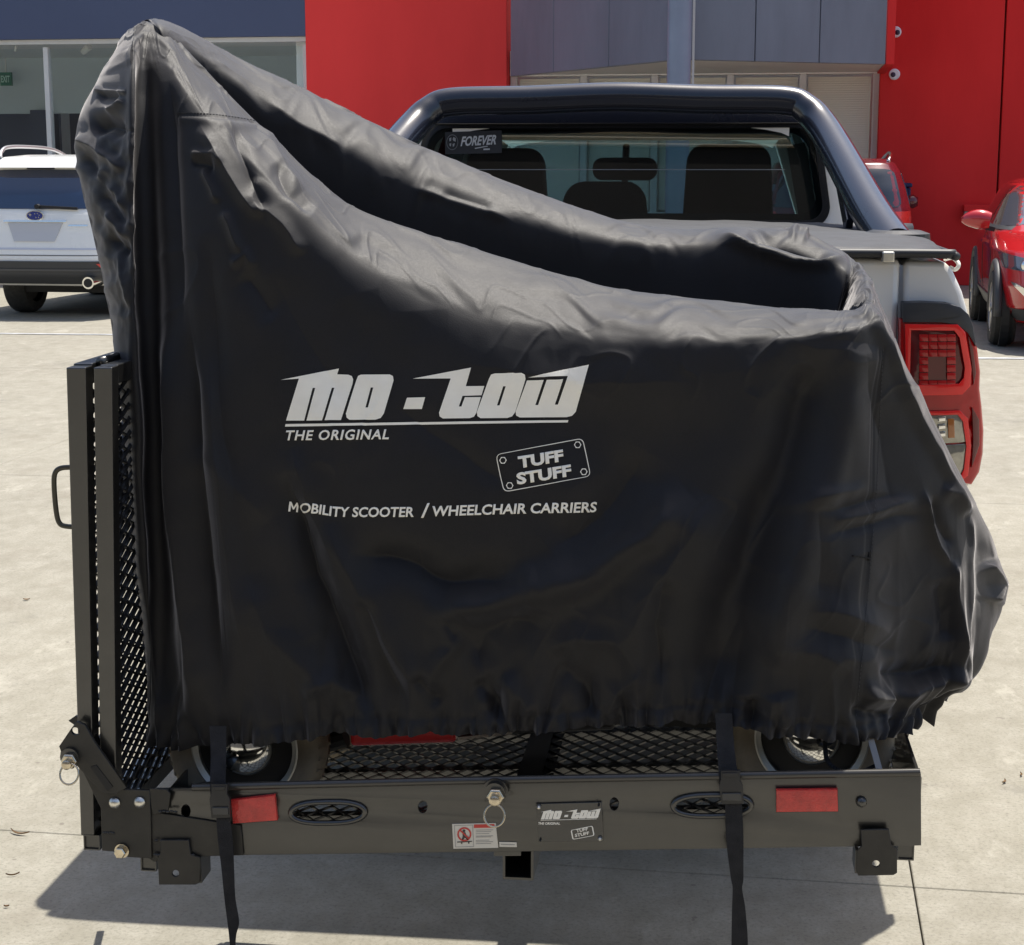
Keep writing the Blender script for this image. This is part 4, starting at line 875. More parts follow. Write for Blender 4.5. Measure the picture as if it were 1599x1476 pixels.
# folded ramp: two framed mesh leaves standing on the left edge
zr1 = P(106, 572, YP).z; zr0 = P(130, 1304, YP).z; YR = 3.30
def ramp_leaf(u0t, u1t, u0b, u1b, vt, vb, nm):
    a, b, c, d = P(u0t, vt, YP), P(u1t, vt, YP), P(u0b, vb, YP), P(u1b, vb, YP)
    fr = BM(); w_ = b.x-a.x
    def col(y): 
        o = Vector((0, y-YP, 0)); hexa(fr, [c+o, d+o, d+o+Vector((0, w_, 0)), c+o+Vector((0, w_, 0)), a+o, b+o, b+o+Vector((0, w_, 0)), a+o+Vector((0, w_, 0))])
    col(YP); col(YR-w_)
    def rung(t):
        l = c.lerp(a, t); r = d.lerp(b, t); o = Vector((0, w_+.0002, 0)); e = Vector((0, YR-YP-w_-.0004, 0)); h = Vector((0, 0, w_))
        hexa(fr, [l+o, r+o, r+e, l+e, l+o+h, r+o+h, r+e+h, l+e+h])
    for t in (0.0, .962): rung(t)
    f = obj('ramp_frame', fr, BLK, cr, True, bevel=.002)
    m = BM(); dz, dy = .0118, .030; z0, z1 = 0., (a-c).length; y0, y1 = YP+w_, YR-w_
    xm = lambda z: c.x+(a.x-c.x)*z/z1+w_*.72
    z = -1.
    while z < z1+1.:
        for sg in (1, -1):
            slope = sg*dz/dy; za, zb_ = z, z+slope*(y1-y0); t0, t1 = 0., 1.
            lo, hi = .01, z1-.03; ta, tb = (lo-za)/(zb_-za), (hi-za)/(zb_-za); t0 = max(t0, min(ta, tb)); t1 = min(t1, max(ta, tb))
            if t1 > t0:
                A = (y0+(y1-y0)*t0, za+(zb_-za)*t0); B = (y0+(y1-y0)*t1, za+(zb_-za)*t1)
                o = .0012*sg; bar(m, (xm(A[1])+o, A[0], c.z+A[1]), (xm(B[1])+o, B[0], c.z+B[1]), .0032, .0058, Vector((1, 0, 0)))
        z += dz*2
    obj('ramp_mesh', m, BLKM, f)
    return f
f1 = ramp_leaf(103, 134, 126, 147, 574, 1305, 'outer'); f2 = ramp_leaf(146, 175, 158, 182, 574, 1300, 'inner')
sq_tube(131, 1305, 155, 1327, YP+.002, 2.70, .002, 'ramp_foot', inner=False)
bm = BM(); tube(bm, smooth_path([P(118, 730, YP+.01), P(96, 731, YP+.01), P(86, 739, YP+.01), P(84.5, 760, YP+.01), P(88, 800, YP+.01), P(93, 817, YP+.01), P(103, 822, YP+.01), P(124, 823, YP+.01)], 5), .0042, 12); obj('ramp_handle', bm, mat('handle_olive', (.05, .045, .03), .35), cr, True, True)
bm = BM(); a, b = P(140, 571, YP), P(186, 548, 3.0)
for k in range(3): y = YP+.05+k*.25; q = P(139, 572, YP); tube(bm, [(q.x, y, q.z+.002), (q.x, y+.08, q.z+.002)], .007, 10)
obj('ramp_hinge', bm, BLK, cr, True, True)
bm = BM(); bar(bm, P(186, 1238, YP+.03)+Vector((.02, 0, 0)), P(186, 1238, YR)+Vector((.02, 0, -.04)), .012, .012); obj('ramp_hinge_bar', bm, BLK, cr)
# ================= mobility scooter (under the cover) =================
ms_ = thing('mobility_scooter', 'red mobility scooter under the black cover, grey tyres and chrome hubs showing below the hem', 'mobility scooter', (P(800, 1300, 2.95).x, 2.95, 0))
def sc_wheel(u, v, Y, sg=-1):
    c = P(u, v, Y); r = .138
    bm = BM(); lathe(bm, [(-.035, r*.68), (-.045, r*.80), (-.044, r*.90), (-.034, r*.97), (0, r), (.034, r*.97), (.044, r*.90), (.045, r*.80), (.035, r*.68)], c, 'Y', 56, False)
    w_ = BM(); lathe(w_, [(-.02, r*.66), (.02, r*.66)], c, 'Y', 32); wo = obj('wheel', w_, DARK, ms_)
    obj('tyre', bm, GRUB, wo, True, True, auto=50)
    bm = BM()
    for k in range(40):
        a = 2*math.pi*k/40
        for s in (-1, 1):
            p = c+Vector((math.cos(a)*r*1.0, s*.012, math.sin(a)*r*1.0)); q = c+Vector((math.cos(a+.07)*r*.955, s*.038, math.sin(a+.07)*r*.955)); bar(bm, p, q, .005, .004, Vector((math.cos(a), 0, math.sin(a))))
    tag(obj('tread', bm, GRUB, wo), kind='stuff')
    bm = BM(); lathe(bm, [(-.020, r*.70), (-.034, r*.70), (-.036, r*.66), (-.030, r*.60), (-.02, r*.60)], c, 'Y', 48, False); obj('rim', bm, mat('rim_silver', (.48, .48, .46), .38, .8), wo, True, True, auto=40)
    bm = BM(); pr = [(-.02-.040*math.sin(t), .052*math.cos(t)) for t in np.linspace(0, 1.45, 9)]; lathe(bm, pr, c, 'Y', 40); obj('hub_cap', bm, CHR, wo, True, True, auto=60)
sc_wheel(390, 1160, 2.80); sc_wheel(1266, 1142, 2.80); sc_wheel(470, 1090, 3.20); sc_wheel(1240, 1075, 3.22)
RSC = mat('scooter_red', (.50, .015, .02), .25, coat=.8)
bm = BM(); a, b = P(552, 1163, 2.86), P(712, 1120, 2.86)
hexa(bm, [P(548, 1166, 2.75), P(712, 1160, 2.75), P(712, 1120, 3.15), P(560, 1120, 3.15), P(545, 1100, 2.75), P(715, 1100, 2.75), P(712, 1040, 3.15), P(560, 1040, 3.15)]); obj('side_fairing', bm, RSC, ms_, True, bevel=.006)
bm = BM(); hexa(bm, [P(716, 1150, 2.84), P(960, 1140, 2.84), P(950, 1110, 3.15), P(720, 1115, 3.15), P(716, 1100, 2.84), P(960, 1095, 2.84), P(950, 1040, 3.15), P(720, 1040, 3.15)]); obj('footboard', bm, DPL, ms_, True, bevel=.006)
bm = BM(); bar(bm, P(716, 1152, 2.835), P(800, 1143, 2.835), .012, .005); obj('trim_strip', bm, mat('trim_silver', (.5, .45, .42), .3, .5), ms_)
bm = BM(); q = P(505, 1160, 2.95); tube(bm, [q, P(540, 1150, 2.95)], .02, 12); box(bm, P(400, 1100, 3).x, P(1260, 1100, 3).x, 2.93, 3.03, P(800, 1090, 3).z-.02, P(800, 1090, 3).z+.03); obj('chassis', bm, DARK, ms_)
bm = BM(); tube(bm, [P(420, 1050, 2.98), P(300, 300, 3.0), P(250, 120, 3.02)], .03, 12); obj('tiller', bm, DARK, ms_)
bm = BM(); box(bm, P(950, 700, 3.0).x, P(1300, 700, 3.0).x, 2.86, 3.12, P(1000, 800, 3).z, P(1000, 640, 3).z); obj('seat', bm, DARK, ms_, True, bevel=.04)
# tie strap at the right wheel
bm = BM(); pts = smooth_path([P(1288, 1160, 2.72), P(1292, 1188, 2.70), P(1310, 1203, 2.69), P(1340, 1206, 2.70), P(1366, 1196, 2.72)], 6)
for p, q in zip(pts, pts[1:]): bar(bm, p, q, .006, .022, Vector((0, -1, .4)))
obj('tie_strap', bm, WEB, ms_)
bm = BM(); bar(bm, P(1360, 1155, 2.72), P(1374, 1205, 2.70), .010, .022, Vector((0, -1, 0))); obj('tie_buckle', bm, mat('tie_steel', (.35, .35, .36), .3, .9), ms_)
# ================= the cover =================
def pchip(Yv, sub, closed=False):
    """Yv: (n, ...) control values; sub: subdivisions per interval"""
    n = len(Yv); d = np.diff(Yv, axis=0) if not closed else np.concatenate([Yv[1:], Yv[:1]])-Yv
    if closed: dp, dn = np.roll(d, 1, axis=0), d
    else: dp = np.concatenate([d[:1], d]); dn = np.concatenate([d, d[-1:]])
    m = np.where(dp*dn > 0, 2*dp*dn/np.where(np.abs(dp+dn) < 1e-12, 1, dp+dn), 0)
    m = .6*m+.4*np.clip((dp+dn)/2, -3*np.minimum(abs(dp), abs(dn)), 3*np.minimum(abs(dp), abs(dn)))
    out = []; K = n if closed else n-1
    for i in range(K):
        a, b, ma, mb = Yv[i], Yv[(i+1) % n], m[i], m[(i+1) % n]
        for k in range(sub[i]):
            t = k/sub[i]; h00, h10, h01, h11 = 2*t**3-3*t*t+1, t**3-2*t*t+t, -2*t**3+3*t*t, t**3-t*t
            out.append(a*h00+ma*h10+b*h01+mb*h11)
    if not closed: out.append(Yv[-1])
    return np.array(out)
# front columns: hem, low, mid, up, shoulder, rim   (photo pixel u, v and distance Y)
F = [
 [(240, 1154, 2.75), (226, 900, 2.72), (209, 600, 2.72), (206, 300, 2.76), (206, 110, 2.83), (213, 41, 2.93)],
 [(262, 1166, 2.72), (250, 900, 2.735), (240, 600, 2.76), (230, 300, 2.80), (224, 110, 2.87), (228, 35, 2.97)],
 [(330, 1172, 2.67), (318, 900, 2.68), (305, 600, 2.70), (283, 300, 2.765), (258, 110, 2.86), (256, 44, 2.98)],
 [(430, 1160, 2.665), (415, 930, 2.67), (400, 680, 2.69), (372, 400, 2.72), (330, 196, 2.79), (312, 100, 2.95)],
 [(550, 1148, 2.665), (540, 950, 2.665), (520, 720, 2.68), (492, 480, 2.71), (455, 318, 2.75), (415, 207, 2.93)],
 [(680, 1150, 2.665), (670, 960, 2.665), (660, 780, 2.675), (640, 590, 2.70), (600, 436, 2.735), (556, 326, 2.90)],
 [(810, 1146, 2.665), (810, 980, 2.665), (800, 820, 2.675), (790, 650, 2.695), (765, 506, 2.725), (735, 388, 2.90)],
 [(960, 1136, 2.665), (960, 990, 2.665), (955, 840, 2.675), (950, 690, 2.70), (940, 538, 2.715), (920, 441, 2.89)],
 [(1100, 1130, 2.665), (1100, 990, 2.665), (1100, 840, 2.675), (1100, 680, 2.70), (1095, 538, 2.715), (1090, 467, 2.88)],
 [(1205, 1146, 2.665), (1212, 1000, 2.665), (1220, 850, 2.675), (1225, 680, 2.695), (1228, 529, 2.715), (1220, 479, 2.87)],
 [(1310, 1160, 2.67), (1318, 1010, 2.665), (1325, 850, 2.70), (1325, 670, 2.725), (1320, 522, 2.725), (1315, 487, 2.85)],
 [(1405, 1150, 2.74), (1435, 1020, 2.80), (1440, 850, 2.80), (1400, 640, 2.785), (1363, 512, 2.765), (1352, 476, 2.86)],
 [(1448, 1116, 2.88), (1512, 1040, 2.85), (1514, 830, 2.885), (1455, 655, 2.85), (1392, 535, 2.82), (1353, 455, 2.92)],
 [(1478, 1092, 3.02), (1532, 1000, 3.06), (1560, 912, 3.10), (1486, 735, 2.97), (1402, 560, 2.97), (1350, 428, 3.06)]]
FS = [30, 34, 60, 72, 76, 76, 84, 78, 62, 60, 52, 50, 34]
def W3(q): return np.array(P(*q))
rowsub = [34, 60, 70, 75, 60, 40, 26, 30]
cols = []
for c in F: cols.append([W3(q) for q in c])
# far side: rim pixels (silhouette), lit lower border of the far ridge
BK = [(1322, 402, 3.20, 432), (1268, 372, 3.24, 400), (1215, 358, 3.25, 384), (1155, 357, 3.25, 376), (1085, 358, 3.25, 384), (1000, 350, 3.24, 386), (900, 325, 3.23, 372), (800, 289, 3.22, 345), (700, 245, 3.21, 318), (600, 200, 3.20, 272), (490, 148, 3.19, 212), (380, 93, 3.17, 140), (300, 49, 3.13, 80), (248, 31, 3.06, 48)]
BS = [16, 16, 18, 22, 26, 30, 30, 30, 30, 32, 32, 26, 22, 22]
for u, v, Y, vb in BK:
    r = W3((u, v, Y)); s = r+np.array((0, .05, -.05)); X = r[0]*.985
    hz = .80 if u > 1180 else .72 if u > 1060 else .66
    def dn(f, dy): z = s[2]+(hz-s[2])*f; return np.array((X+(r[0]-X)*(1-f), s[1]+dy, z))
    cols.append([dn(1, .06), dn(.75, .07), dn(.5, .06), dn(.22, .04), s, r])
L = [
 [(300, 1050, 3.22), (262, 800, 3.22), (212, 500, 3.22), (165, 250, 3.22), (178, 120, 3.16), (224, 32, 3.06)],
 [(243, 1130, 2.86), (212, 840, 2.82), (171, 500, 2.83), (119, 222, 2.93), (152, 125, 2.98), (204, 47, 3.0)]]
for c in L: cols.append([W3(q) for q in c])
LS = [40, 44]
FSs = FS+[24]+BS+LS     # the last front column joins the first back column
# left facet silhouette needs an extra bend: insert row control by editing the mid/up spacing
rimF = np.array([c[5] for c in cols[:13]]); o_ = np.argsort(rimF[:, 0]); RX, RZ = rimF[o_, 0], rimF[o_, 2]
xmin, xmax = RX[0]+.07, RX[-1]-.07
full = []
for i, c in enumerate(cols):
    r = c[5]; xc_ = float(np.clip(r[0], xmin, xmax)); zc0 = float(np.interp(xc_, RX, RZ))
    cen = np.array((xc_, 3.08, zc0-.16))
    if i < 12: inn_ = r+np.array((0, .045, -.05)); inn_[0] = r[0]*.8+xc_*.2
    elif i < 14: inn_ = r+np.array((-.03, .02, -.05))
    elif i < 14+len(BK):
        k = i-14; u, v, Y, vb = BK[k]; inn_ = W3((u, vb, Y-.125)); cen[1] = inn_[1]-.012
        if k < 5: cen[1] = inn_[1]-.03
    else: inn_ = r+np.array((.02, .0, -.03))
    full.append(c+[inn_, cen])
CT = np.array(full)                      # (cols, 8, 3)
# centre line shared: average y
CT[:, 7, 1] = np.where(np.arange(len(CT)) < 14, 3.12, CT[:, 7, 1])
g = pchip(CT, FSs, True)                 # (NC, 8, 3)
g = np.transpose(g, (1, 0, 2)); g = pchip(g, rowsub[:7]); g = np.transpose(g, (1, 0, 2))   # (NC, NR, 3)
NC, NR = g.shape[:2]
def blur(a, sc, sr):
    def k(s): x = np.arange(-int(3*s)-1, int(3*s)+2); w_ = np.exp(-x*x/(2*s*s)); return w_/w_.sum()
    kc, kr = k(sc), k(sr); h = len(kc)//2; p = np.concatenate([a[-h:], a, a[:h]]); a = sum(w_*p[i:i+len(a)] for i, w_ in enumerate(kc))
    h = len(kr)//2; lo = 2*a[:, :1]-a[:, 1:h+1][:, ::-1]; hi = 2*a[:, -1:]-a[:, -h-1:-1][:, ::-1]; p = np.concatenate([lo, a, hi], 1)
    return sum(w_*p[:, i:i+a.shape[1]] for i, w_ in enumerate(kr))
gs = blur(g, 3, 3); g = gs
def normals(g):
    dc = np.roll(g, -1, 0)-np.roll(g, 1, 0); dr = np.gradient(g, axis=1); n = np.cross(dc, dr); return n/np.maximum(np.linalg.norm(n, axis=2, keepdims=True), 1e-9)
nrm = normals(g)
U, V = proj(g.reshape(-1, 3)); U = U.reshape(NC, NR); V = V.reshape(NC, NR)
# orientation: front middle must face the camera (-y)
if nrm[sum(FS[:6]), 150, 1] > 0: nrm = -nrm
col_i = np.arange(NC)[:, None]*np.ones((1, NR)); row_i = np.arange(NR)[None, :]*np.ones((NC, 1))
nf = sum(FS); rs0 = np.cumsum([0]+rowsub[:7]); R_SH, R_RIM, R_IN = rs0[4], rs0[5], rs0[6]
sm = lambda x: np.clip(x, 0, 1)**2*(3-2*np.clip(x, 0, 1))
Lstart = NC-LS[1]
isfront = np.where((col_i <= nf) | (col_i >= Lstart), 1., 0.)*(1-sm((row_i-R_RIM)/6))
D = np.zeros((NC, NR))
Uw = U+5*N1(U/90, V/130)+1.2*N2(U/25, V/40); Vw = V+8*N2(U/70+9, V/90)+2*N3(U/25, V/25+5)
def fold(amp, wd, pts, sharp=.45, taper=.25, uu=None, vv=None, mask=isfront):
    uu = Uw if uu is None else uu; vv = Vw if vv is None else vv
    pts = [np.array(p, float) for p in pts]; Ls = [np.linalg.norm(b-a) for a, b in zip(pts, pts[1:])]; tot = sum(Ls); acc = 0.; best = np.full(U.shape, 1e9); tt = np.zeros(U.shape); sd = np.zeros(U.shape)
    for a, b, l in zip(pts, pts[1:], Ls):
        d = (b-a)/l; px_, py_ = uu-a[0], vv-a[1]; t = np.clip(px_*d[0]+py_*d[1], 0, l); dx, dy = px_-d[0]*t, py_-d[1]*t; ds = np.hypot(dx, dy)
        m = ds < best; best = np.where(m, ds, best); tt = np.where(m, (acc+t)/tot, tt); sd = np.where(m, np.sign(d[0]*dy-d[1]*dx), sd); acc += l
    x = best/wd; prof = np.exp(-.5*x*x) if not sharp else (1-sharp)*np.exp(-.5*x*x)+sharp*np.exp(-np.abs(x)*1.3)
    if taper: prof = prof*sm(tt/taper+.15)*sm((1-tt)/taper+.15)
    return amp*.001*prof*mask
FOLDS = [
 (-8, 14, [(222, 70), (228, 300), (238, 600), (250, 900), (262, 1130)], 0, .08), (12, 13, [(262, 500), (275, 800), (300, 1100)]), (-12, 12, [(292, 480), (312, 800), (345, 1130)]), (9, 16, [(330, 560), (345, 800), (385, 1060)]),
 (7, 7, [(208, 60), (206, 300), (210, 600), (228, 950)], .3, .1), (-8, 10, [(262, 120), (272, 300), (285, 520)]), (-6, 12, [(330, 400), (345, 620), (365, 800)]),
 (9, 9, [(312, 188), (345, 245), (372, 290), (408, 350)], .5), (-8, 7, [(365, 192), (388, 250), (412, 330), (415, 352)], .5), (7, 8, [(405, 195), (440, 250), (470, 300)], .3), (-7, 8, [(432, 250), (452, 300), (488, 330)], .3), (6, 5, [(298, 240), (338, 243), (352, 262)], .5), (-6, 6, [(300, 255), (340, 262)], .3), (7, 5, [(318, 262), (338, 300), (345, 322)], .5), (8, 6, [(352, 335), (372, 385), (380, 402)], .5), (6, 6, [(362, 420), (385, 402), (395, 425)], .5), (5, 6, [(405, 270), (398, 310), (412, 345)], .5), (5, 10, [(400, 320), (440, 360), (470, 400)]), (-5, 12, [(380, 430), (430, 500)]),
 (-16, 9, [(140, 205), (165, 196), (195, 200)], .2), (9, 5, [(120, 218), (150, 232), (178, 250), (196, 268)], .6, .15), (-9, 8, [(130, 240), (150, 270), (175, 300)]), (8, 6, [(150, 262), (162, 285), (185, 300), (200, 330)], .5), (-8, 6, [(160, 300), (180, 330), (200, 350)], .4), (7, 6, [(165, 330), (185, 350), (200, 375)], .5), (-7, 6, [(170, 365), (200, 395)], .4), (7, 6, [(180, 390), (196, 440), (204, 480)], .5), (-9, 9, [(150, 148), (185, 152)], .3), (7, 5, [(165, 180), (195, 152)], .4), (4, 3, [(145, 140), (198, 141)], .3, .1),
 (-15, 17, [(440, 740), (470, 820), (488, 900), (535, 1010), (585, 1130)]), (10, 22, [(505, 820), (560, 930), (640, 1050), (668, 1120)]), (8, 22, [(380, 900), (420, 1000), (500, 1060), (530, 1130)]), (-8, 12, [(560, 930), (600, 1020), (640, 1110)]), (6, 14, [(455, 700), (480, 800), (520, 880)]),
 (-14, 22, [(540, 858), (620, 880), (700, 905), (790, 905), (830, 912)]), (15, 20, [(680, 985), (715, 940), (790, 928), (850, 922), (930, 880), (1010, 830), (1080, 770)], 0, .15), (-7, 18, [(740, 1040), (755, 985), (800, 962), (850, 985)]), (7, 16, [(850, 1020), (900, 1000), (960, 1010), (1000, 1050)]), (6, 10, [(690, 970), (710, 1010), (680, 1050), (672, 1100)], .3), (-8, 14, [(870, 1040), (910, 1070), (930, 1120)]), (-5, 5, [(693, 968), (712, 998)], .5), (8, 14, [(780, 1050), (810, 1090), (830, 1125)]), (-9, 12, [(740, 1060), (770, 1090), (765, 1120)]), (8, 12, [(1000, 1040), (960, 1080), (950, 1120)]), (-8, 14, [(1040, 900), (1020, 980), (1030, 1060)]), (7, 10, [(470, 1080), (520, 1060), (560, 1090)]), (-7, 10, [(650, 1060), (690, 1100)]),
 (-24, 34, [(1300, 545), (1245, 700), (1190, 830), (1140, 950), (1112, 1110)], 0, .15), (14, 30, [(1335, 540), (1300, 700), (1240, 860), (1195, 1040)], 0, .2), (12, 36, [(1120, 780), (1020, 920), (960, 1030)]), (-8, 26, [(1010, 700), (940, 800), (860, 860)]), (5, 40, [(700, 560), (900, 600), (1100, 600)]), (-4, 16, [(1276, 790), (1276, 930)], .5), (6, 9, [(1210, 800), (1270, 775), (1360, 762)], .3), (-5, 7, [(1260, 800), (1330, 792), (1410, 775)], .4), (6, 7, [(1300, 815), (1380, 800), (1430, 780)], .4), (-5, 6, [(1290, 835), (1370, 820), (1440, 800)], .3),
 (7, 20, [(1190, 1030), (1225, 1012), (1280, 1015), (1330, 1050)]), (-6, 16, [(1250, 975), (1310, 990), (1360, 1000), (1420, 1012)]), (5, 16, [(1260, 950), (1320, 955), (1400, 985)]), (-10, 14, [(1370, 1048), (1430, 1048), (1490, 1035)]), (15, 9, [(1400, 1094), (1440, 1070), (1480, 1056), (1520, 1052)], .3, .2), (-8, 9, [(1420, 1108), (1470, 1098), (1505, 1075)]), (-9, 16, [(1175, 1090), (1178, 1130)]), (8, 18, [(1215, 1080), (1225, 1130)]), (10, 14, [(1350, 1090), (1395, 1085)]), (-9, 10, [(1330, 1110), (1400, 1115)]),
 (8, 5, [(1440, 762), (1443, 785), (1450, 815), (1462, 850), (1484, 882)], .6), (-6, 6, [(1455, 770), (1465, 810), (1485, 850)], .4), (9, 6, [(1484, 870), (1490, 930), (1502, 990), (1512, 1040)], .5, .15), (-7, 14, [(1465, 900), (1480, 1000)]), (7, 9, [(1468, 760), (1495, 770), (1520, 800)], .4), (8, 7, [(1352, 480), (1385, 545), (1430, 650), (1480, 735), (1522, 800)], .3, .1), (5, 4, [(1524, 800), (1515, 880), (1512, 1020)], .4, .1), (-6, 18, [(1350, 560), (1385, 680), (1400, 800)]),
 (9, 10, [(1538, 880), (1557, 912), (1545, 945)], .6, .1), (-3, 14, [(620, 640), (800, 760)]), (-4, 25, [(420, 430), (500, 560), (540, 640)]), (4, 20, [(300, 700), (420, 820)]),
]
isback = np.where((col_i > nf+10) & (col_i < Lstart-40) & (row_i > R_SH), 1., 0.)
for am, wd, pts in ((16, 7, [(1118, 366), (1180, 388), (1240, 407), (1290, 411), (1322, 402)]), (-20, 8, [(1165, 366), (1215, 378), (1270, 396), (1300, 402)]), (14, 5, [(1232, 366), (1246, 361), (1262, 371)]), (7, 6, [(640, 292), (700, 312), (760, 330), (800, 345)]), (-6, 6, [(690, 300), (740, 318), (770, 326)]), (6, 8, [(420, 160), (470, 196), (540, 232)])): D += fold(am, wd, pts, .5, .2, U, V, isback)
for f in FOLDS: D += fold(f[0]*(1.35 if f[1] < 10 else 2.0), f[1], f[2], *(f[3:] if len(f) > 3 else ()))
# seams: stitched grooves
for pts in ([(272, 178), (330, 181), (402, 192)], [(1376, 540), (1366, 760), (1346, 1000), (1333, 1125)], [(1371, 540), (1361, 760), (1341, 1000), (1328, 1125)], [(190, 205), (208, 206)]):
    D += fold(-1.8, 1.6, pts, 0, .02, U, V)
D += fold(2.0, 5, [(272, 184), (330, 187), (402, 198)], 0, .05, U, V)
# gathers above the elastic hem
hemv = V[:, :1]*np.ones((1, NR)); dh = np.abs(hemv-V); arc = np.cumsum(np.linalg.norm(np.diff(np.concatenate([g[:, 0], g[:1, 0]]), axis=0), axis=1))/.001
A_ = arc[:, None]+6*N2(V/40, np.arange(NC)[:, None]*.05)
def pleat(x): q = 1-np.abs(x); return q*2-1
p1 = pleat(N1(A_/34., V/260.+3)*1.6); p2 = pleat(N2(A_/15., V/120.+7)*1.5); p3 = N3(A_/75., V/300.)
amp_v = .5+.5*N4(A_/110., 0*A_+2.5)
outer = (1-sm((row_i-R_SH)/10))
side_fade = 1.
D += .001*outer*(p1*9.*np.exp(-dh/40.)*(.35+amp_v)+p2*3.0*np.exp(-dh/16.)+p3*24*np.exp(-dh/130.)*amp_v+pleat(N4(A_/52., V/300.+8)*1.3)*11*np.exp(-dh/100.)*(.3+amp_v))
ra = 0.; tot_arc = float(arc[-1])
while ra < tot_arc:
    ra += rng.choice([11, 15, 19, 24, 30, 38])*rng.uniform(.8, 1.2); am, Lh, sl, w0 = rng.uniform(4, 12), rng.choice([22, 34, 55, 90, 130]), rng.uniform(-.35, .35), rng.uniform(2.4, 4.5)
    ci = np.nonzero(np.abs(arc-ra) < 130)[0]
    if len(ci) == 0: continue
    d_ = dh[ci]; x_ = np.abs(arc[ci][:, None]-ra-sl*d_-.0012*sl*d_**2)/(w0+d_*.10)
    D[ci] += .001*outer[ci]*(-am*np.exp(-x_)+am*.45*np.exp(-((x_-2.6)/1.3)**2))*np.exp(-d_/Lh)
# elastic casing: pinched line about 28 px above the hem
D += .001*outer*(-3.0*np.exp(-((dh-27)/4.)**2)+1.0*np.exp(-((dh-12)/8.)**2))
# broad sag and fine crumple everywhere
D += .001*(4.0*N1(U/170., V/190.)+1.5*N2(U/75.+3, V/85.)+.35*N3(U/30., V/34.))*(1-.6*sm((row_i-R_RIM)/8))
def worley(x, y, seed):
    r = np.random.RandomState(seed); PX, PY = r.rand(64, 64), r.rand(64, 64); xi, yi = np.floor(x).astype(int), np.floor(y).astype(int); best = np.full(x.shape, 9.)
    for dx in (-1, 0, 1):
        for dy in (-1, 0, 1):
            cx, cy = xi+dx, yi+dy; best = np.minimum(best, np.hypot(cx+PX[cx & 63, cy & 63]-x, cy+PY[cx & 63, cy & 63]-y))
    return best
ridge = lambda n: (1-np.abs(n))**6
cr_m = sm((N4(U/140.+2, V/140.)+.15)*2)
D += .001*2.0*ridge(N3((U*.8+V*.5)/48., (V*.9-U*.3)/80.)*1.4)*cr_m*outer
lf = np.where((col_i >= Lstart) | (col_i < 12), 1., 0.)*outer*sm((560-V)/80)*sm((V-190)/30)
D += .001*lf*(9*(worley(U/30., V/44., 5)-.45)+3*(worley(U/13., V/19., 6)-.45))
D += .001*outer*(6.*(worley((U+.4*V)/85., (V-.3*U)/120., 8)-.45)*(.25+sm(N4(U/150., V/150.)+.4))+1.6*(worley(U/33., V/45., 9)-.45)*cr_m)
topz = sm((row_i-R_SH)/10)*(1-sm((row_i-R_IN)/10)); D += .001*topz*(2.2*N1(arc[:, None]/130., row_i/9.+N2(arc[:, None]/60., 0*row_i)*2)+1.3*ridge(N2(arc[:, None]/90.+4, row_i/13.+N1(arc[:, None]/50., 0*row_i)*2)*1.3)+.4*N3(arc[:, None]/18., row_i/9.))
inr = sm((row_i-R_IN)/8)
g = g+nrm*D[..., None]
# hem edge flutter in height
fl = (N1(A_/40., 0*A_)*5+N2(A_/13., 0*A_)*2.6)*.001; g[..., 2] += fl*np.exp(-dh/14.)*outer
g = np.where(np.isnan(g), 0, g)
vi = np.arange(NC*NR).reshape(NC, NR); a = vi; b = np.roll(vi, -1, 0)
quads = np.stack([a[:, :-1], b[:, :-1], b[:, 1:], a[:, 1:]], -1).reshape(-1, 4)
me = bpy.data.meshes.new('scooter_cover'); me.vertices.add(NC*NR); me.vertices.foreach_set('co', g.reshape(-1).astype(np.float32))
me.loops.add(len(quads)*4); me.loops.foreach_set('vertex_index', quads.reshape(-1).astype(np.int32)); me.polygons.add(len(quads))
me.polygons.foreach_set('loop_start', np.arange(0, len(quads)*4, 4, dtype=np.int32)); me.update(calc_edges=True); me.shade_smooth()
if me.polygons[150*1+sum(FS[:6])*(NR-1)].normal.y > 0: me.flip_normals()
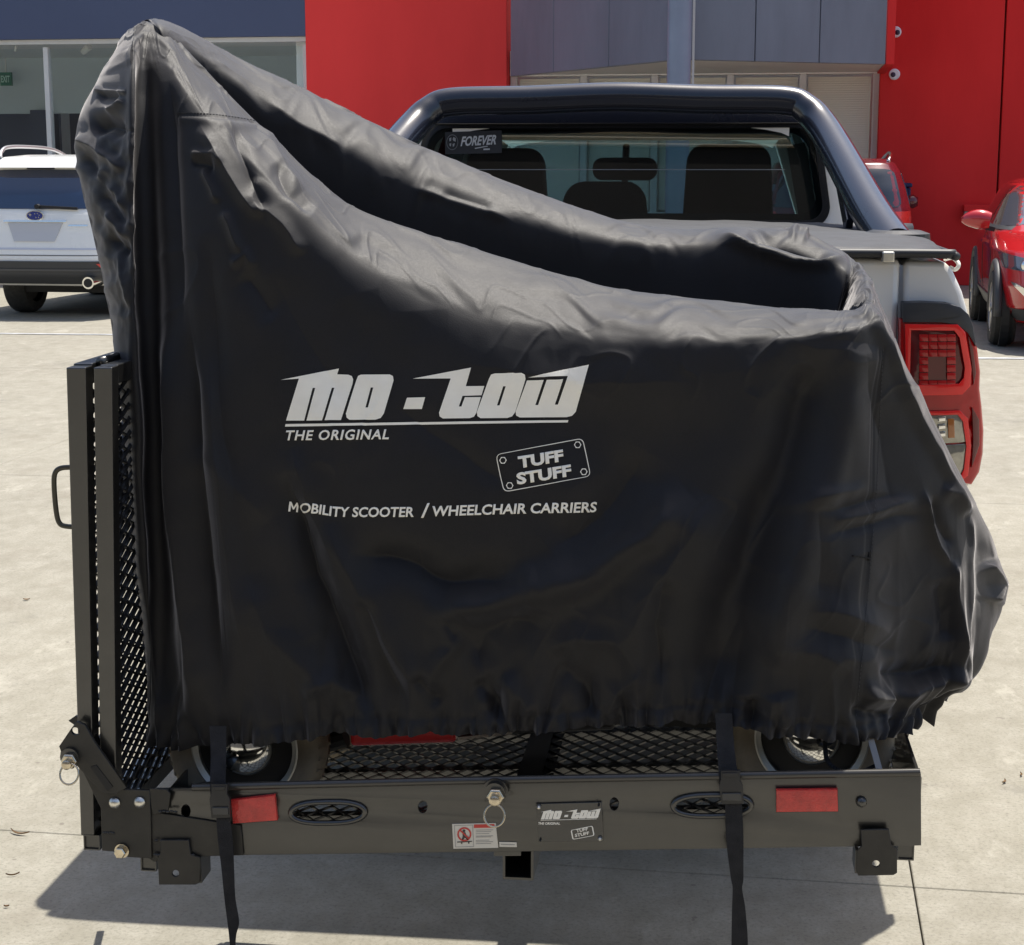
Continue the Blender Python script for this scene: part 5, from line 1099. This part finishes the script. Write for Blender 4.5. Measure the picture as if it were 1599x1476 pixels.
def cloth_mat():
    m = bpy.data.materials.new('black_polyester'); m.use_nodes = True; N = m.node_tree.nodes; L = m.node_tree.links; b = N['Principled BSDF']
    tc = N.new('ShaderNodeTexCoord'); t = N.new('ShaderNodeTexNoise'); t.inputs['Scale'].default_value = 7; t.inputs['Detail'].default_value = 9; t.inputs['Roughness'].default_value = .7; L.new(tc.outputs['Object'], t.inputs[0])
    r = N.new('ShaderNodeValToRGB'); r.color_ramp.elements[0].color = (.0034, .0030, .0044, 1); r.color_ramp.elements[1].color = (.0066, .0058, .0078, 1); r.color_ramp.elements[0].position = .35; r.color_ramp.elements[1].position = .65
    L.new(t.outputs[0], r.inputs[0]); L.new(r.outputs[0], b.inputs['Base Color'])
    b.inputs['Roughness'].default_value = .50; b.inputs['Specular IOR Level'].default_value = .40
    b.inputs['Sheen Weight'].default_value = .38; b.inputs['Sheen Roughness'].default_value = .38; b.inputs['Sheen Tint'].default_value = (1, .97, .98, 1)
    n1 = N.new('ShaderNodeTexNoise'); n1.inputs['Scale'].default_value = 650; n1.inputs['Detail'].default_value = 3; L.new(tc.outputs['Object'], n1.inputs[0])
    gr = N.new('ShaderNodeTexNoise'); gr.inputs['Scale'].default_value = 700; gr.inputs['Detail'].default_value = 5; gr.inputs['Roughness'].default_value = .7; L.new(tc.outputs['Object'], gr.inputs[0])
    mr = N.new('ShaderNodeMapRange'); mr.inputs['From Min'].default_value = .35; mr.inputs['From Max'].default_value = .65; mr.inputs['To Min'].default_value = .52; mr.inputs['To Max'].default_value = .70; L.new(gr.outputs[0], mr.inputs[0]); L.new(mr.outputs[0], b.inputs['Roughness'])
    n2 = N.new('ShaderNodeTexNoise'); n2.inputs['Scale'].default_value = 34; n2.inputs['Detail'].default_value = 6; n2.inputs['Roughness'].default_value = .62; L.new(tc.outputs['Object'], n2.inputs[0])
    b1 = N.new('ShaderNodeBump'); b1.inputs['Strength'].default_value = .4; b1.inputs['Distance'].default_value = .0005; L.new(n1.outputs[0], b1.inputs['Height'])
    b2 = N.new('ShaderNodeBump'); b2.inputs['Strength'].default_value = .04; b2.inputs['Distance'].default_value = .004; L.new(n2.outputs[0], b2.inputs['Height']); L.new(b1.outputs[0], b2.inputs['Normal']); L.new(b2.outputs[0], b.inputs['Normal'])
    return m
CLOTH = cloth_mat(); me.materials.append(CLOTH)
cover = bpy.data.objects.new('scooter_cover', me); COL.objects.link(cover)
tag(cover, 'black polyester cover draped over the scooter on the carrier, printed with white lettering', 'cover')
bv = BVHTree.FromPolygons([tuple(x) for x in g.reshape(-1, 3)], [tuple(int(i) for i in q) for q in quads[::1]])
def on_cloth(u, v, off=.0012):
    d = Vector(ray(u, v)).normalized(); h = bv.ray_cast(Vector((0, 0, CAMZ)), d)
    if h[0] is None: return P(u, v, 2.66)
    n = h[1]; n = n if n.dot(d) < 0 else -n; return h[0]+n*off
def slice_grid(bm, step):
    xs = [v.co.x for v in bm.verts]; ys = [v.co.y for v in bm.verts]
    for ax, lo, hi in ((0, min(xs), max(xs)), (1, min(ys), max(ys))):
        k = math.ceil(lo/step)*step
        while k < hi:
            co = [0, 0, 0]; no = [0, 0, 0]; co[ax] = k; no[ax] = 1
            bmesh.ops.bisect_plane(bm, geom=bm.verts[:]+bm.edges[:]+bm.faces[:], plane_co=co, plane_no=no); k += step
    return bm
def print_on(name, bm, f=None, step=5, off=.0019):
    if f:
        for v in bm.verts: q = f(v.co.x, v.co.y); v.co = (q[0], q[1], 0)
    bmesh.ops.remove_doubles(bm, verts=bm.verts, dist=.01); bmesh.ops.triangulate(bm, faces=bm.faces); slice_grid(bm, step); bmesh.ops.triangulate(bm, faces=bm.faces)
    for v in bm.verts: v.co = on_cloth(v.co.x, v.co.y, off)
    bmesh.ops.remove_doubles(bm, verts=bm.verts, dist=1e-6)
    # give the print its own thin body
    r = bmesh.ops.extrude_face_region(bm, geom=bm.faces[:])
    for v in [q for q in r['geom'] if isinstance(q, bmesh.types.BMVert)]: v.co.y += .0006
    o = obj(name, bm, WHT, cover); return o
print_on('logo', curve2d([Z2(p) for p in LOGO]))
print_on('badge_frame', curve2d([Z2(p) for p in BADGE]), step=6)
def base(pts): xs = [p[0] for p in pts]; ys = [p[1] for p in pts]; return lambda x: float(np.interp(x, xs, ys))
def words(s, zx0, zx1, bpts, h_, shear, bold, name='lettering', rot=0., space=1.):
    bf = base(bpts)
    if s == 'M':      # the built-in bold M fills in, so it is drawn
        w_ = zx1-zx0-shear*h_; bm = curve2d([[(x*w_+y*h_*shear, y*h_) for x, y in ((0, 0), (0, 1), (.22, 1), (.5, .48), (.78, 1), (1, 1), (1, 0), (.81, 0), (.81, .68), (.56, .24), (.44, .24), (.19, .68), (.19, 0))]])
    else: bm = text_fit(s, zx1-zx0, h_, shear, bold, 0., space)
    def f(x, y):
        X_ = zx0+x+(y*math.sin(rot)*-1 if rot else 0); Yb = bf(zx0+x); return (400+X_/2.757, 540+(Yb-y)/2.757)
    return print_on(name, bm, f, step=5)
words('THE ORIGINAL', 122, 580, [(122, 408), (580, 403)], 44, .22, .022, space=1.12)
BLN = [(136, 713), (250, 722), (345, 737), (450, 738), (684, 737)]
words('M', 137, 183, BLN, 43, .12, 0); words('OBILITY SCOOTER', 188, 684, BLN, 44, .12, .025)
words('/', 710, 748, [(700, 741), (750, 739)], 62, .12, .02)
words('WHEELCHAIR CARRIERS', 754, 1468, [(754, 735), (1100, 724), (1468, 716)], 45, .12, .025)
words('TUFF', 1131, 1330, [(1131, 529), (1330, 497)], 52, -.10, .045); words('STUFF', 1124, 1364, [(1124, 599), (1364, 561)], 52, -.10, .045)
# seam stitches and zip stop, straps with buckles
bm = BM()
for k in range(26):
    t = k/26; a_, b_ = on_cloth(274+t*126, 176+t*t*13, .0006), on_cloth(274+(t+.022)*126, 176+(t+.022)**2*13, .0006)
    if (b_-a_).length > 1e-4: bar(bm, a_, b_, .0009, .0007)
for k in range(90):
    v0 = 545+k*6.4; u = np.interp(v0, [540, 760, 1000, 1125], [1379, 1369, 1349, 1336]); a_, b_ = on_cloth(u, v0, .0006), on_cloth(u-.1, v0+3.6, .0006)
    if 1e-4 < (b_-a_).length < .02: bar(bm, a_, b_, .0008, .0007)
tag(obj('stitching', bm, mat('thread', (.05, .05, .055), .6), cover), kind='stuff')
bm = BM(); bar(bm, on_cloth(1331, 868, .001), on_cloth(1358, 872, .001), .003, .002); bar(bm, on_cloth(1357, 862, .001), on_cloth(1357, 876, .001), .003, .002); obj('bar_tack', bm, mat('tack', (.004, .004, .005), .8), cover)
def ribbon(pts, name, parent, m=WEB, th=.0016):
    """pts: (u_left, u_right, v, Y)"""
    arr = np.array(pts, float); arr = pchip(arr, [6]*(len(arr)-1)); bm = BM(); fr, bk = [], []
    for i, (a_, b_, v, Y) in enumerate(arr):
        A, B = P(a_, v, Y), P(b_, v, Y+.002); M = (A+B)/2+Vector((0, -.0006, 0)); fr.append([bm.verts.new(q) for q in (A, M, B)]); bk.append([bm.verts.new(q+Vector((0, th, 0))) for q in (A, M, B)])
    for i in range(len(arr)-1):
        for k in (0, 1): bm.faces.new((fr[i][k], fr[i][k+1], fr[i+1][k+1], fr[i+1][k])); bm.faces.new((bk[i][k], bk[i+1][k], bk[i+1][k+1], bk[i][k+1]))
        bm.faces.new((fr[i][0], fr[i+1][0], bk[i+1][0], bk[i][0])); bm.faces.new((fr[i][2], bk[i][2], bk[i+1][2], fr[i+1][2]))
    bm.faces.new((fr[0][0], bk[0][0], bk[0][1], fr[0][1])); bm.faces.new((fr[0][1], bk[0][1], bk[0][2], fr[0][2])); return obj(name, bm, m, parent, True, True, auto=40)
def buckle(u0, v0, u1, v1, Y, par, tilt=2):
    bk = obj('buckle', plate([[(u0+2, v0), (u1-2, v0), (u1-3, v0+14), (u1+1, v0+22), (u1+tilt, v1), (u0+tilt, v1+1), (u0-1, v0+22), (u0+2, v0+14)]], Y, .007, bevel=.0015), DPL, par, True, True, auto=40)
    bm = plate([[(u0+3, v1-14), (u1-1, v1-14), (u1, v1-4), (u0+4, v1-4)]], Y-.003, .004, bevel=.0008); obj('buckle_bar', bm, mat('buckle_edge', (.05, .05, .05), .3), bk)
    bm = plate([[(u0+4, v0+3), (u1-5, v0+3), (u1-6, v0+8), (u0+5, v0+8)]], Y-.002, .003, bevel=.0006); obj('buckle_latch', bm, DPL, bk)
s1 = ribbon([(327, 353, 1134, 2.652), (329, 353, 1180, 2.632), (328, 352, 1222, 2.602), (330, 354, 1265, 2.596)], 'strap', cover)
buckle(329, 1226, 356, 1276, 2.590, s1)
ribbon([(337, 357, 1268, 2.594), (340, 363, 1310, 2.592), (345, 365, 1350, 2.592), (350, 367, 1400, 2.594), (355, 373, 1440, 2.596), (358, 368, 1466, 2.598), (362, 366, 1530, 2.60)], 'strap_tail', s1)
s2 = ribbon([(1117, 1143, 1114, 2.648), (1119, 1146, 1160, 2.63), (1122, 1151, 1204, 2.602), (1126, 1154, 1245, 2.596)], 'strap', cover)
buckle(1125, 1205, 1157, 1254, 2.590, s2, 3)
ribbon([(1132, 1158, 1248, 2.594), (1134, 1161, 1310, 2.590), (1141, 1161, 1370, 2.590), (1144, 1159, 1388, 2.590), (1143, 1164, 1420, 2.592), (1142, 1168, 1480, 2.594), (1141, 1168, 1540, 2.598)], 'strap_tail', s2)
# ================= litter on the slabs =================
LEAF = mat('dry_leaf', (.22, .13, .06), .8, 0, .4, 40)
def leaf(u, v, L_, a, lab, name='dry_leaf', m=LEAF, wf=.22):
    c = G(u, v); bm = BM(); n = 7; top = []
    for i in range(n):
        t = i/(n-1); x = (t-.5)*L_; w_ = L_*wf*math.sin(math.pi*min(.98, max(.02, t))); zz = .003+.35*L_*(t-.5)**2; bend = .6*L_*(t-.5)**2
        top.append([bm.verts.new((x, bend-w_/2, zz+.002)), bm.verts.new((x, bend, zz)), bm.verts.new((x, bend+w_/2, zz+.002))])
    for p, q in zip(top, top[1:]): bm.faces.new((p[0], p[1], q[1], q[0])); bm.faces.new((p[1], p[2], q[2], q[1]))
    r = bmesh.ops.extrude_face_region(bm, geom=bm.faces[:])
    for vv in [k for k in r['geom'] if isinstance(k, bmesh.types.BMVert)]: vv.co.z -= .0012
    o = obj(name, bm, m, None); o.location = (c.x, c.y, .001); o.rotation_euler.z = a; tag(o, lab, 'leaf', group='dry leaves on the concrete')
leaf(28, 1304, .055, -.3, 'curled brown leaf on the concrete just below the joint left of the ramp foot', wf=.12)
leaf(20, 1369, .030, .4, 'thin brown twig-like leaf on the concrete left of the shadow corner', wf=.08)
leaf(41, 938, .025, .1, 'small orange brown leaf on the bare concrete left of the ramp', wf=.5)
leaf(1569, 1223, .028, 1.2, 'pale brown leaf on the concrete right of the carrier, the left one of two')
leaf(1595, 1212, .024, 1.4, 'reddish leaf at the right edge of the frame beside a pale brown leaf')
leaf(10, 1418, .012, .2, 'dark speck of leaf beside the left tip of the pickup shadow', wf=.4)
